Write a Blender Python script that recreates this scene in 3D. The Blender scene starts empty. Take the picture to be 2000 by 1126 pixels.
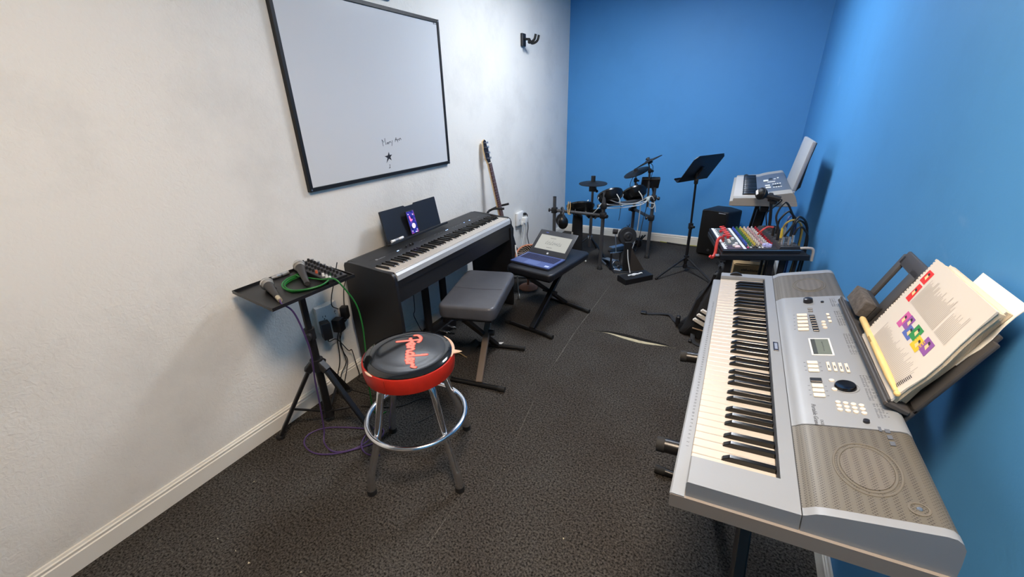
import bpy, bmesh, math, random
from mathutils import Vector, Matrix
RND = random.Random(11)
SC = bpy.context.scene
COL = SC.collection
V = Vector
rad = math.radians

# ---------------------------------------------------------------- materials
def s2l(c):
    r = []
    for v in c[:3]:
        v = v / 255.0
        r.append(v / 12.92 if v <= 0.04045 else ((v + 0.055) / 1.055) ** 2.4)
    return (r[0], r[1], r[2], 1.0)

MATS = {}
def mat(name, col, rough=0.5, metal=0.0, spec=0.5, nz=0.0, nscale=30, bump=0.0, bscale=200, coat=0.0, emit=None, estr=0.0):
    if name in MATS:
        return MATS[name]
    m = bpy.data.materials.new(name); m.use_nodes = True
    nt = m.node_tree; b = nt.nodes['Principled BSDF']
    c = s2l(col)
    b.inputs['Base Color'].default_value = c
    b.inputs['Roughness'].default_value = rough
    b.inputs['Metallic'].default_value = metal
    b.inputs['Specular IOR Level'].default_value = spec
    b.inputs['Coat Weight'].default_value = coat
    tc = nt.nodes.new('ShaderNodeTexCoord')
    if nz > 0:
        n = nt.nodes.new('ShaderNodeTexNoise'); n.inputs['Scale'].default_value = nscale; n.inputs['Detail'].default_value = 4
        nt.links.new(tc.outputs['Object'], n.inputs['Vector'])
        rp = nt.nodes.new('ShaderNodeValToRGB')
        rp.color_ramp.elements[0].position = 0.3; rp.color_ramp.elements[1].position = 0.7
        rp.color_ramp.elements[0].color = tuple(max(0, x * (1 - nz)) for x in c[:3]) + (1,)
        rp.color_ramp.elements[1].color = tuple(min(1, x * (1 + nz)) for x in c[:3]) + (1,)
        nt.links.new(n.outputs['Fac'], rp.inputs['Fac']); nt.links.new(rp.outputs['Color'], b.inputs['Base Color'])
    if bump > 0:
        n2 = nt.nodes.new('ShaderNodeTexNoise'); n2.inputs['Scale'].default_value = bscale; n2.inputs['Detail'].default_value = 3
        nt.links.new(tc.outputs['Object'], n2.inputs['Vector'])
        bp = nt.nodes.new('ShaderNodeBump'); bp.inputs['Strength'].default_value = bump; bp.inputs['Distance'].default_value = 0.002
        nt.links.new(n2.outputs['Fac'], bp.inputs['Height']); nt.links.new(bp.outputs['Normal'], b.inputs['Normal'])
    if emit:
        b.inputs['Emission Color'].default_value = s2l(emit); b.inputs['Emission Strength'].default_value = estr
    MATS[name] = m
    return m

# ---------------------------------------------------------------- mesh builder
def frame(o, x, y=None, z=None):
    """matrix with origin o, x axis and (approx) z axis"""
    x = V(x).normalized()
    if z is not None:
        z = V(z); z = (z - x * z.dot(x)).normalized(); y = z.cross(x)
    else:
        y = V(y); y = (y - x * y.dot(x)).normalized(); z = x.cross(y)
    m = Matrix((x, y, z)).transposed().to_4x4(); m.translation = V(o)
    return m

def zframe(o, z, xhint=(1, 0, 0)):
    z = V(z).normalized(); x = V(xhint)
    if abs(z.dot(x.normalized())) > 0.95: x = V((0, 1, 0))
    x = (x - z * z.dot(x)).normalized()
    return frame(o, x, z=z)

def spline(pts, n=8, closed=False):
    pts = [V(p) for p in pts]
    if len(pts) < 3: return pts
    out = []; N = len(pts)
    rng = range(N) if closed else range(N - 1)
    for i in rng:
        p1, p2 = pts[i], pts[(i + 1) % N]
        p0 = pts[i - 1] if (closed or i > 0) else p1 * 2 - p2
        p3 = pts[(i + 2) % N] if (closed or i + 2 < N) else p2 * 2 - p1
        for k in range(n):
            t = k / n
            out.append(0.5 * ((2 * p1) + (p2 - p0) * t + (2 * p0 - 5 * p1 + 4 * p2 - p3) * t * t + (3 * p1 - p0 - 3 * p2 + p3) * t ** 3))
    if not closed: out.append(pts[-1])
    return out

class MB:
    def __init__(s): s.bm = bmesh.new()
    def raw(s, vs, fs, M=None):
        bv = [s.bm.verts.new((M @ V(v)) if M else V(v)) for v in vs]
        for f in fs:
            try: s.bm.faces.new([bv[i] for i in f])
            except ValueError: pass
        return s
    def merge(s, t, M=None):
        if M: bmesh.ops.transform(t, matrix=M, verts=t.verts)
        me = bpy.data.meshes.new('tmp'); t.to_mesh(me); t.free()
        s.bm.from_mesh(me); bpy.data.meshes.remove(me); return s
    def box(s, c, d, M=None, bev=0.0, seg=1, rz=0.0):
        t = bmesh.new(); bmesh.ops.create_cube(t, size=1.0)
        bmesh.ops.scale(t, vec=V(d), verts=t.verts)
        if bev > 0:
            bmesh.ops.bevel(t, geom=t.edges[:], offset=min(bev, min(d) * 0.49), segments=seg, profile=0.5, affect='EDGES')
        L = Matrix.Translation(V(c)) @ Matrix.Rotation(rz, 4, 'Z')
        return s.merge(t, (M @ L) if M else L)
    def boxab(s, a, b, M=None, bev=0.0, seg=1):
        a = V(a); b = V(b)
        return s.box((a + b) / 2, [abs(b[i] - a[i]) for i in range(3)], M, bev, seg)
    def tube(s, pts, r, seg=8, closed=False, caps=True, M=None):
        pts = [V(p) for p in pts]; n = len(pts)
        rs = r if isinstance(r, (list, tuple)) else [r] * n
        ts = []
        for i in range(n):
            if closed: d = pts[(i + 1) % n] - pts[i - 1]
            else: d = pts[min(i + 1, n - 1)] - pts[max(i - 1, 0)]
            ts.append(d.normalized() if d.length > 1e-9 else V((0, 0, 1)))
        up = V((0, 0, 1)) if abs(ts[0].z) < 0.9 else V((1, 0, 0))
        nv = (up - ts[0] * up.dot(ts[0])).normalized()
        vs = []; fs = []
        for i in range(n):
            nv = nv - ts[i] * nv.dot(ts[i])
            nv = nv.normalized() if nv.length > 1e-9 else V((1, 0, 0))
            bn = ts[i].cross(nv)
            for k in range(seg):
                a = 2 * math.pi * k / seg
                vs.append(pts[i] + (nv * math.cos(a) + bn * math.sin(a)) * rs[i])
        m = n if closed else n - 1
        for i in range(m):
            j = (i + 1) % n
            for k in range(seg):
                k2 = (k + 1) % seg
                fs.append((i * seg + k, i * seg + k2, j * seg + k2, j * seg + k))
        if caps and not closed:
            fs.append(tuple(range(seg - 1, -1, -1))); fs.append(tuple((n - 1) * seg + k for k in range(seg)))
        return s.raw(vs, fs, M)
    def bar(s, a, b, w, h, up=(0, 0, 1), M=None, bev=0.0):
        """rectangular bar from a to b, w across, h along up"""
        a = V(a); b = V(b); d = b - a; L = d.length
        fm = frame((a + b) / 2, d, z=up if abs(d.normalized().dot(V(up).normalized())) < 0.98 else (0, 1, 0))
        return s.box((0, 0, 0), (L, w, h), (M @ fm) if M else fm, bev)
    def lathe(s, prof, M=None, seg=24, sx=1.0, sy=1.0):
        """prof: list of (r,z); caps where r==0"""
        vs = []; fs = []; rows = []
        for r, z in prof:
            if r < 1e-7:
                rows.append([len(vs)]); vs.append((0, 0, z))
            else:
                rows.append(list(range(len(vs), len(vs) + seg)))
                vs += [(r * sx * math.cos(2 * math.pi * k / seg), r * sy * math.sin(2 * math.pi * k / seg), z) for k in range(seg)]
        for a, b in zip(rows, rows[1:]):
            if len(a) == 1 and len(b) == 1: continue
            for k in range(seg):
                k2 = (k + 1) % seg
                if len(a) == 1: fs.append((a[0], b[k2], b[k]))
                elif len(b) == 1: fs.append((a[k], a[k2], b[0]))
                else: fs.append((a[k], a[k2], b[k2], b[k]))
        return s.raw(vs, fs, M)
    def cyl(s, a, b, r, r2=None, seg=16):
        a = V(a); b = V(b); h = (b - a).length; r2 = r if r2 is None else r2
        return s.lathe([(0, 0), (r, 0), (r2, h), (0, h)], zframe(a, b - a), seg)
    def torus(s, c, R, r, M=None, seg=36, sec=8, sx=1, sy=1):
        pts = [(R * sx * math.cos(2 * math.pi * k / seg), R * sy * math.sin(2 * math.pi * k / seg), 0) for k in range(seg)]
        MM = Matrix.Translation(V(c))
        return s.tube(pts, r, sec, closed=True, M=(M @ MM) if M else MM)
    def prism(s, poly, h0, h1, M=None, ax='Z'):
        """poly 2D extruded: ax Z -> (x,y,h); Y -> (x,h,z); X -> (h,y,z)"""
        n = len(poly)
        def mk(p, h):
            return (p[0], p[1], h) if ax == 'Z' else ((p[0], h, p[1]) if ax == 'Y' else (h, p[0], p[1]))
        vs = [mk(p, h0) for p in poly] + [mk(p, h1) for p in poly]
        fs = [tuple(range(n - 1, -1, -1)), tuple(range(n, 2 * n))]
        fs += [(i, (i + 1) % n, n + (i + 1) % n, n + i) for i in range(n)]
        return s.raw(vs, fs, M)
    def strip(s, prof, h0, h1, ax='Y', M=None):
        """open profile swept into a sheet"""
        n = len(prof)
        mk = (lambda p, h: (p[0], h, p[1])) if ax == 'Y' else (lambda p, h: (p[0], p[1], h))
        return s.raw([mk(p, h0) for p in prof] + [mk(p, h1) for p in prof], [(i, i + 1, n + i + 1, n + i) for i in range(n - 1)], M)
    def quad(s, a, b, c, d): return s.raw([a, b, c, d], [(0, 1, 2, 3)])
    def mesh(s, name, inv=None, ang=35, sub=0):
        bmesh.ops.remove_doubles(s.bm, verts=s.bm.verts, dist=1e-6)
        bmesh.ops.recalc_face_normals(s.bm, faces=s.bm.faces)
        if inv is not None: bmesh.ops.transform(s.bm, matrix=inv, verts=s.bm.verts)
        me = bpy.data.meshes.new(name); s.bm.to_mesh(me); s.bm.free()
        for p in me.polygons: p.use_smooth = True
        try: me.set_sharp_from_angle(angle=rad(ang))
        except Exception: pass
        return me

def link(name, me, m=None, parent=None, M=None):
    o = bpy.data.objects.new(name, me); COL.objects.link(o)
    if m is not None and me is not None and not me.materials: me.materials.append(m)
    if parent is not None: o.parent = parent
    if M is not None: o.matrix_local = M
    return o

WM = {}
def wm(o):
    m = WM.get(o.name)
    return m if m is not None else Matrix.Identity(4)

def part(name, mb, m, parent, ang=35, label=None, stuff=False):
    """mesh authored in world coordinates, parented to root"""
    P = wm(parent)
    me = mb.mesh(name, P.inverted(), ang)
    o = link(name, me, m, parent)
    WM[o.name] = P
    if label: o['label'] = label
    if stuff: o['kind'] = 'stuff'
    return o

def tag(o, label, cat, group=None, kind=None):
    if label: o['label'] = label
    if cat: o['category'] = cat
    if group: o['group'] = group
    if kind: o['kind'] = kind
    return o

def thing(name, label, cat, loc=(0, 0, 0), group=None):
    o = bpy.data.objects.new(name, None); COL.objects.link(o)
    o.empty_display_size = 0.05
    o.location = V(loc); WM[o.name] = Matrix.Translation(V(loc))
    return tag(o, label, cat, group)

def single(name, mb, m, label, cat, loc=None, group=None, ang=35):
    """a thing that is one mesh, authored in world coordinates"""
    if loc is None:
        c = V((0, 0, 0)); n = 0; z = 1e9
        for v in mb.bm.verts: c += v.co; n += 1; z = min(z, v.co.z)
        c /= max(n, 1); loc = V((c.x, c.y, z))
    M = Matrix.Translation(V(loc))
    me = mb.mesh(name, M.inverted(), ang)
    o = link(name, me, m); o.location = V(loc); WM[o.name] = M
    return tag(o, label, cat, group)

def struct(name, mb, m, ang=35):
    o = link(name, mb.mesh(name, None, ang), m); o['kind'] = 'structure'; return o

def text_part(name, txt, size, m, parent, M, ext=0.0004, label=None, align='CENTER', shear=0.0, sx=1.0):
    """M world matrix of text (x right, y up, z out)"""
    cu = bpy.data.curves.new('txt', 'FONT'); cu.body = txt; cu.size = size; cu.extrude = ext
    cu.align_x = align; cu.align_y = 'CENTER'; cu.shear = shear; cu.resolution_u = 3
    ob = bpy.data.objects.new('txt', cu); COL.objects.link(ob)
    dg = bpy.context.evaluated_depsgraph_get(); dg.update()
    me = bpy.data.meshes.new_from_object(ob.evaluated_get(dg))
    bpy.data.objects.remove(ob); bpy.data.curves.remove(cu)
    me.name = name; me.transform(wm(parent).inverted() @ M @ Matrix.Diagonal((sx, 1, 1, 1)))
    me.materials.clear(); o = link(name, me, m, parent); WM[o.name] = wm(parent)
    if label: o['label'] = label
    return o
# ---------------------------------------------------------------- shared materials
XL, XR, YB, YF, ZC = -1.875, 0.495, 4.943, -1.9, 2.62
black = mat('black_plastic', (24, 24, 26), 0.45)
blackm = mat('black_metal', (20, 20, 22), 0.4, 0.0, 0.5)
blacksat = mat('black_satin', (17, 17, 18), 0.32, 0, 0.5)
rubber = mat('black_rubber', (22, 22, 22), 0.75)
darkgrey = mat('dark_grey_plastic', (54, 55, 58), 0.5)
steel = mat('steel', (190, 192, 196), 0.3, 1.0)
chrome = mat('chrome', (236, 237, 240), 0.14, 1.0)
white_pl = mat('white_plastic', (232, 232, 228), 0.4)
grey_tube = mat('grey_tube', (92, 92, 94), 0.42, 0.6)
white_cable = mat('white_cable', (215, 215, 210), 0.5)
black_cable = mat('black_cable', (16, 16, 17), 0.55)

def wall_material(name, col, bump, smudge, scale, scuff=None, lumps=0.0):
    m = bpy.data.materials.new(name); m.use_nodes = True
    nt = m.node_tree; b = nt.nodes['Principled BSDF']; b.inputs['Roughness'].default_value = 0.55
    b.inputs['Specular IOR Level'].default_value = 0.35
    N = nt.nodes.new; L = nt.links.new
    tc = N('ShaderNodeTexCoord')
    n1 = N('ShaderNodeTexNoise'); n1.inputs['Scale'].default_value = 2.2; n1.inputs['Detail'].default_value = 6; n1.inputs['Roughness'].default_value = 0.65
    L(tc.outputs['Object'], n1.inputs['Vector'])
    rp = N('ShaderNodeValToRGB'); e = rp.color_ramp.elements
    e[0].position = 0.30; e[0].color = tuple(x * (1 - smudge) for x in s2l(col)[:3]) + (1,)
    e[1].position = 0.52; e[1].color = s2l(col)
    L(n1.outputs['Fac'], rp.inputs['Fac'])
    out = rp.outputs['Color']
    if scuff:
        n3 = N('ShaderNodeTexNoise'); n3.inputs['Scale'].default_value = 5.5; n3.inputs['Detail'].default_value = 5
        mp = N('ShaderNodeMapping'); mp.inputs['Scale'].default_value = (1, 0.6, 1.3); L(tc.outputs['Object'], mp.inputs['Vector']); L(mp.outputs['Vector'], n3.inputs['Vector'])
        r3 = N('ShaderNodeValToRGB'); r3.color_ramp.elements[0].position = 0.69; r3.color_ramp.elements[0].color = (0, 0, 0, 1)
        r3.color_ramp.elements[1].position = 0.80; r3.color_ramp.elements[1].color = (0.6, 0.6, 0.6, 1)
        L(n3.outputs['Fac'], r3.inputs['Fac'])
        mx = N('ShaderNodeMix'); mx.data_type = 'RGBA'; L(r3.outputs['Color'], mx.inputs['Factor']); L(out, mx.inputs['A']); mx.inputs['B'].default_value = s2l(scuff)
        out = mx.outputs['Result']
    L(out, b.inputs['Base Color'])
    n2 = N('ShaderNodeTexNoise'); n2.inputs['Scale'].default_value = scale; n2.inputs['Detail'].default_value = 4; n2.inputs['Distortion'].default_value = 0.9
    L(tc.outputs['Object'], n2.inputs['Vector'])
    n4 = N('ShaderNodeTexNoise'); n4.inputs['Scale'].default_value = 1.6; n4.inputs['Detail'].default_value = 2
    L(tc.outputs['Object'], n4.inputs['Vector'])
    ma = N('ShaderNodeMapRange'); ma.inputs['From Min'].default_value = 0.35; ma.inputs['From Max'].default_value = 0.7
    ma.inputs['To Min'].default_value = 0.25; ma.inputs['To Max'].default_value = 1.0
    L(n4.outputs['Fac'], ma.inputs['Value'])
    mu = N('ShaderNodeMath'); mu.operation = 'MULTIPLY'; L(n2.outputs['Fac'], mu.inputs[0]); L(ma.outputs['Result'], mu.inputs[1])
    bp = N('ShaderNodeBump'); bp.inputs['Strength'].default_value = bump; bp.inputs['Distance'].default_value = 0.004
    L(mu.outputs['Value'], bp.inputs['Height']); L(bp.outputs['Normal'], b.inputs['Normal'])
    return m

wall_white = wall_material('painted_plaster_white', (226, 223, 216), 0.95, 0.12, 60)
wall_blue = wall_material('painted_plaster_blue', (78, 147, 206), 0.12, 0.05, 60)
wall_blue_scuffed = wall_material('painted_plaster_blue_scuffed', (78, 147, 206), 0.15, 0.06, 60, (120, 168, 218))
wall_front_m = wall_material('painted_plaster_taupe', (150, 144, 136), 0.3, 0.05, 60)
ceil_m = wall_material('ceiling_paint', (214, 212, 206), 0.2, 0.03, 80)
trim_white = mat('trim_paint', (226, 222, 212), 0.35, nz=0.03, nscale=6)

# carpet
carpet = bpy.data.materials.new('charcoal_carpet'); carpet.use_nodes = True
nt = carpet.node_tree; b = nt.nodes['Principled BSDF']; b.inputs['Roughness'].default_value = 0.95; b.inputs['Specular IOR Level'].default_value = 0.1
N = nt.nodes.new; L = nt.links.new
tc = N('ShaderNodeTexCoord')
na = N('ShaderNodeTexNoise'); na.inputs['Scale'].default_value = 125; na.inputs['Detail'].default_value = 4; na.inputs['Roughness'].default_value = 0.7
L(tc.outputs['Object'], na.inputs['Vector'])
ra = N('ShaderNodeValToRGB'); e = ra.color_ramp.elements
e[0].position = 0.37; e[0].color = s2l((17, 16, 16)); e[1].position = 0.66; e[1].color = s2l((90, 87, 83))
L(na.outputs['Fac'], ra.inputs['Fac'])
nb = N('ShaderNodeTexNoise'); nb.inputs['Scale'].default_value = 3.0; nb.inputs['Detail'].default_value = 4
L(tc.outputs['Object'], nb.inputs['Vector'])
rb = N('ShaderNodeValToRGB'); e = rb.color_ramp.elements
e[0].position = 0.35; e[0].color = (0.88, 0.83, 0.80, 1); e[1].position = 0.65; e[1].color = (1.05, 1.05, 1.05, 1)
L(nb.outputs['Fac'], rb.inputs['Fac'])
mx = N('ShaderNodeMix'); mx.data_type = 'RGBA'; mx.blend_type = 'MULTIPLY'; mx.inputs['Factor'].default_value = 1
L(ra.outputs['Color'], mx.inputs['A']); L(rb.outputs['Color'], mx.inputs['B']); L(mx.outputs['Result'], b.inputs['Base Color'])
bp = N('ShaderNodeBump'); bp.inputs['Strength'].default_value = 0.35; bp.inputs['Distance'].default_value = 0.003
L(na.outputs['Fac'], bp.inputs['Height']); L(bp.outputs['Normal'], b.inputs['Normal'])

# ---------------------------------------------------------------- room shell
T = 0.1
floor = struct('floor', MB().boxab((XL - T, YF - T, -T), (XR + T, YB + T, 0)), carpet)
struct('ceiling', MB().boxab((XL - T, YF - T, ZC), (XR + T, YB + T, ZC + T)), ceil_m)
struct('wall_left', MB().boxab((XL - T, YF - T, 0), (XL, YB + T, ZC)), wall_white)
struct('wall_right', MB().boxab((XR, YF - T, 0), (XR + T, YB + T, ZC)), wall_blue_scuffed)
struct('wall_back', MB().boxab((XL, YB, 0), (XR, YB + T, ZC)), wall_blue)
struct('wall_front', MB().boxab((XL, YF - T, 0), (XR, YF, ZC)), wall_front_m)

BP = [(0, 0), (0.014, 0), (0.014, 0.070), (0.010, 0.073), (0.010, 0.078), (0.0125, 0.081), (0.0125, 0.086), (0.008, 0.089), (0.006, 0.097), (0, 0.098)]
struct('baseboard_left', MB().prism([(XL + p[0], p[1]) for p in BP], YF, YB, ax='Y'), trim_white)
struct('baseboard_right', MB().prism([(XR - p[0], p[1]) for p in BP], YF, YB, ax='Y'), trim_white)
struct('baseboard_back', MB().prism([(YB - p[0], p[1]) for p in BP], XL + 0.0145, XR - 0.0145, ax='X'), trim_white)

# carpet seams and the cut in the carpet (belong to the floor)
seam_m = mat('carpet_seam', (80, 77, 72), 0.95, nz=0.5, nscale=90)
def floor_strip(pts, w):
    mb = MB(); vs = []; fs = []
    P = spline([(p[0], p[1], 0.0008) for p in pts], 6)
    for i, p in enumerate(P):
        d = (P[min(i + 1, len(P) - 1)] - P[max(i - 1, 0)]).normalized(); n = V((-d.y, d.x, 0))
        ww = w * (0.35 + RND.random()) * min(1, 4 * min(i, len(P) - 1 - i) / len(P) + 0.15)
        vs += [p + n * ww / 2, p - n * ww / 2]
    for i in range(len(P) - 1): fs.append((2 * i, 2 * i + 1, 2 * i + 3, 2 * i + 2))
    return mb.raw(vs, fs)
for pts, w in (([(-.842, 3.45), (-.838, 2.9), (-.838, 2.5), (-.822, 2.15), (-.815, 1.86)], .006),
               ([(-.79, 1.72), (-.76, 1.5), (-.729, 1.31)], .0035),
               ([(-.797, .95), (-.793, .85), (-.79, .72)], .004)):
    o = link('carpet_seam', floor_strip(pts, w).mesh('carpet_seam'), seam_m, floor)
dark_cut = mat('carpet_cut_dark', (9, 8, 7), 0.95)
pale_back = mat('carpet_backing', (176, 166, 138), 0.9, nz=0.2, nscale=40)
tear = [(-.746, 2.546), (-.62, 2.575), (-.5, 2.572), (-.38, 2.565), (-.26, 2.57), (-.159, 2.568)]
vs = []; N_ = len(tear)
wd = [0.002, .018, .026, .024, .012, .002]
mbd = MB(); mbp = MB()
P = spline([(x, y, 0) for x, y in tear], 6); n = len(P)
va = []; vb = []
for i, p in enumerate(P):
    t = i / (n - 1); w = 0.034 * math.sin(math.pi * t) ** 0.8 + 0.001
    lift = 0.012 * math.sin(math.pi * t)
    va += [p + V((0, w * .55, 0.001 + lift)), p + V((0, 0, 0.0012))]
    w2 = 0.040 * math.sin(math.pi * min(1, max(0, (t - .15) / .75))) + 0.0005
    vb += [p + V((0, 0, 0.0018)), p + V((0, -w2 * .8, 0.0014))]
fs = [(2 * i, 2 * i + 1, 2 * i + 3, 2 * i + 2) for i in range(n - 1)]
link('carpet_cut', mbd.raw(va, fs).mesh('carpet_cut'), dark_cut, floor)
link('carpet_backing', mbp.raw(vb, fs).mesh('carpet_backing'), pale_back, floor)

# ---------------------------------------------------------------- ceiling lights (behind / above the camera's view)
frame_w = mat('light_frame', (235, 235, 235), 0.4)
def ceiling_panel(x, y, sx, sy, col, strength, label):
    t = thing('ceiling_light', label, 'ceiling light', (x, y, ZC), )
    mb = MB()
    for a, b_ in (((-sx/2-.02, -sy/2-.02), (sx/2+.02, -sy/2)), ((-sx/2-.02, sy/2), (sx/2+.02, sy/2+.02)), ((-sx/2-.02, -sy/2), (-sx/2, sy/2)), ((sx/2, -sy/2), (sx/2+.02, sy/2))):
        mb.boxab((x+a[0], y+a[1], ZC-.03), (x+b_[0], y+b_[1], ZC))
    part('frame', mb, frame_w, t)
    m = mat('diffuser_' + label[:8].replace(' ', '_'), (240, 240, 240), 0.5, emit=col, estr=strength)
    part('diffuser', MB().boxab((x-sx/2, y-sy/2, ZC-.022), (x+sx/2, y+sy/2, ZC-.004)), m, t)
ceiling_panel(-0.70, 3.15, 0.5, 0.6, (240, 246, 255), 64.0, 'cool white ceiling panel light over the middle of the room')
ceiling_panel(-0.08, 0.34, 0.5, 0.6, (255, 230, 202), 78.0, 'warm white ceiling panel light near the front of the room')

# ---------------------------------------------------------------- camera
cam = bpy.data.cameras.new('camera'); co = bpy.data.objects.new('camera', cam); COL.objects.link(co)
f_px = 802.36
r_ = V((0.8841, 0.4668, -0.0236)).normalized(); fw = V((-0.4354, 0.8043, -0.4044)); fw = (fw - r_ * fw.dot(r_)).normalized()
up = r_.cross(fw)
m = Matrix((r_, up, -fw)).transposed().to_4x4(); m.translation = V((0, 0, 1.5))
co.matrix_world = m
cam.sensor_fit = 'HORIZONTAL'; cam.sensor_width = 36; cam.lens = 36 * f_px / 2000; cam.clip_start = 0.02
SC.camera = co
w = bpy.data.worlds.new('world'); w.use_nodes = True; SC.world = w
w.node_tree.nodes['Background'].inputs[0].default_value = (0.6, 0.7, 0.9, 1); w.node_tree.nodes['Background'].inputs[1].default_value = 0.02
SC.view_settings.view_transform = 'Standard'; SC.view_settings.look = 'None'; SC.view_settings.gamma = 1; SC.view_settings.use_curve_mapping = False
SC.view_settings.exposure = 0.0
# ---------------------------------------------------------------- keys helper
key_white = mat('key_ivory', (186, 180, 172), 0.3, spec=0.5)
key_black = mat('key_ebony', (13, 13, 14), 0.22, spec=0.5)
BL = {'C', 'D', 'F', 'G', 'A'}
def keybed(root, M, n, start, pitch=0.0235, L=0.150, simple=False):
    """M: world frame, x along the row from the low end, y from the front to the back, z up (white key top at z=0)"""
    seq = 'CDEFGAB'; i0 = seq.index(start)
    P = wm(root).inverted()
    Ml = P @ M
    wme = MB().box((0, L / 2, -0.010), (pitch - 0.0011, L, 0.020), None, 0.0012).mesh('white_key')
    wme.materials.append(key_white)
    bw = 0.0105; Lb = L * 0.64
    y0 = L - Lb
    mb = MB(); prof = [(y0, -0.004), (y0 + 0.003, 0.004), (y0 + 0.016, 0.0115), (L, 0.0115), (L, -0.004)]
    mb.prism([(p[0], p[1]) for p in prof], -bw / 2, bw / 2, ax='X')
    t = mb.bm; bmesh.ops.bevel(t, geom=[e for e in t.edges], offset=0.0012, segments=1, affect='EDGES')
    bme = mb.mesh('black_key'); bme.materials.append(key_black)
    for i in range(n):
        link('white_key', wme, None, root, Ml @ Matrix.Translation((pitch * (i + .5), 0, 0)))
    for i in range(n - 1):
        nt_ = seq[(i0 + i) % 7]
        if nt_ in BL:
            off = {'C': -.0022, 'D': .0022, 'F': -.003, 'G': 0, 'A': .003}[nt_]
            link('black_key', bme, None, root, Ml @ Matrix.Translation((pitch * (i + 1) + off, 0, 0)))

# ---------------------------------------------------------------- the big silver keyboard by the right wall
silver = mat('silver_plastic', (136, 142, 149), 0.42, 0.1, nz=0.02, nscale=8)
silver2 = mat('warm_silver_plastic', (132, 126, 121), 0.42, 0.1)
T47 = rad(4.7)
KY0, KY1 = 0.63, 1.795
KM = Matrix.Translation((-.008, 0, .785)) @ Matrix.Rotation(-T47, 4, 'Y')     # local: x depth, y world y, z height above the bottom
sk = thing('silver_keyboard', 'large silver electronic keyboard on a black stand along the blue right wall, nearest the camera', 'keyboard', (.2, 1.21, .80))
Wd = Matrix.Translation((0, 0, 0))
def prof_prism(poly, a, b): return MB().prism(poly, a, b, KM, ax='Y')
# lower case
lower = [(0.002, 0.0), (0.0, 0.004), (0.0015, 0.028), (0.005, 0.031), (0.396, 0.031), (0.400, 0.028), (0.400, 0.006), (0.392, 0.0)]
part('lower_case', prof_prism(lower, KY0, KY1), silver2, sk)
# front lip carrying the printed numbers
part('front_lip', prof_prism([(0.0008, 0.0312), (0.0040, 0.0335), (0.027, 0.0335), (0.027, 0.0312)], KY0 + .001, KY1 - .001), silver, sk)
# cheeks left and right of the keys, and the deck behind the keys
ck = [(0.0285, 0.0312), (0.0285, 0.063), (0.031, 0.066), (0.2066, 0.066), (0.2066, 0.0312)]
KEY0, KEY1 = 0.708, 1.7565
part('cheek', prof_prism(ck, KY0 + .006, KEY0 - .001), silver, sk); part('cheek', prof_prism(ck, KEY1 + .001, KY1), silver, sk)
def hump(z0=0.0312):
    return [(0.2083, z0), (0.2083, 0.0664), (0.212, 0.0680), (0.217, 0.0715), (0.225, 0.0768), (0.235, 0.0800), (0.2536, 0.0836), (0.376, 0.1046), (0.386, 0.1040), (0.394, 0.0980), (0.3985, 0.0876), (0.4000, 0.060), (0.4, z0)]
part('deck_strip', prof_prism([(0.1805, 0.0312), (0.1805, 0.066), (0.2066, 0.066), (0.2066, 0.0312)], KEY0 - .001, KEY1 + .001), silver, sk)
part('key_slot', prof_prism([(0.176, 0.0312), (0.176, 0.060), (0.1805, 0.060), (0.1805, 0.0312)], KEY0 - .001, KEY1 + .001), black, sk)
part('deck_seam', prof_prism([(0.2066, 0.0600), (0.2066, 0.0650), (0.2083, 0.0650), (0.2083, 0.0600)], .652, 1.765), mat('seam_dark', (52, 54, 58), .6), sk)
G0, G1, P0, P1, G2, G3 = .652, .868, .870, 1.545, 1.547, 1.765
part('end_cap', prof_prism(hump(), KY0 + .006, G0), silver, sk); part('end_cap', prof_prism(hump(), G3, KY1), silver, sk)
part('control_panel', prof_prism(hump(), P0, P1), silver, sk)
# perforated speaker grilles
gm = bpy.data.materials.new('speaker_mesh'); gm.use_nodes = True
nt = gm.node_tree; b = nt.nodes['Principled BSDF']; b.inputs['Roughness'].default_value = 0.45; b.inputs['Metallic'].default_value = 0.3
tc = nt.nodes.new('ShaderNodeTexCoord'); vo = nt.nodes.new('ShaderNodeTexVoronoi'); vo.inputs['Scale'].default_value = 250; vo.inputs['Randomness'].default_value = 0.0
mp = nt.nodes.new('ShaderNodeMapping'); mp.inputs['Rotation'].default_value = (0, 0, rad(45))
nt.links.new(tc.outputs['Object'], mp.inputs['Vector']); nt.links.new(mp.outputs['Vector'], vo.inputs['Vector'])
rp = nt.nodes.new('ShaderNodeValToRGB'); e = rp.color_ramp.elements
e[0].position = 0.28; e[0].color = s2l((70, 67, 61)); e[1].position = 0.42; e[1].color = s2l((103, 99, 91))
nt.links.new(vo.outputs['Distance'], rp.inputs['Fac']); nt.links.new(rp.outputs['Color'], b.inputs['Base Color'])
gh = [(p[0], p[1] - (0.0012 if 0.2 < p[0] < 0.398 and p[1] > .07 else 0)) for p in hump()]
g_near = part('speaker_grille', prof_prism(gh, G0, G1), gm, sk)
g_far = part('speaker_grille', prof_prism(gh, G2, G3), gm, sk)
SL = math.atan2(.0210, .1224)
def panM(a, y, h=0.0, rz=0.0):
    """world frame on the sloping panel: x depth(up the slope), y world y, z normal"""
    c = 0.0836 + (a - 0.2536) * math.tan(SL)
    return KM @ Matrix.Translation((a, y, c)) @ Matrix.Rotation(-SL, 4, 'Y') @ Matrix.Translation((0, 0, h)) @ Matrix.Rotation(rz, 4, 'Z')
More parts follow.
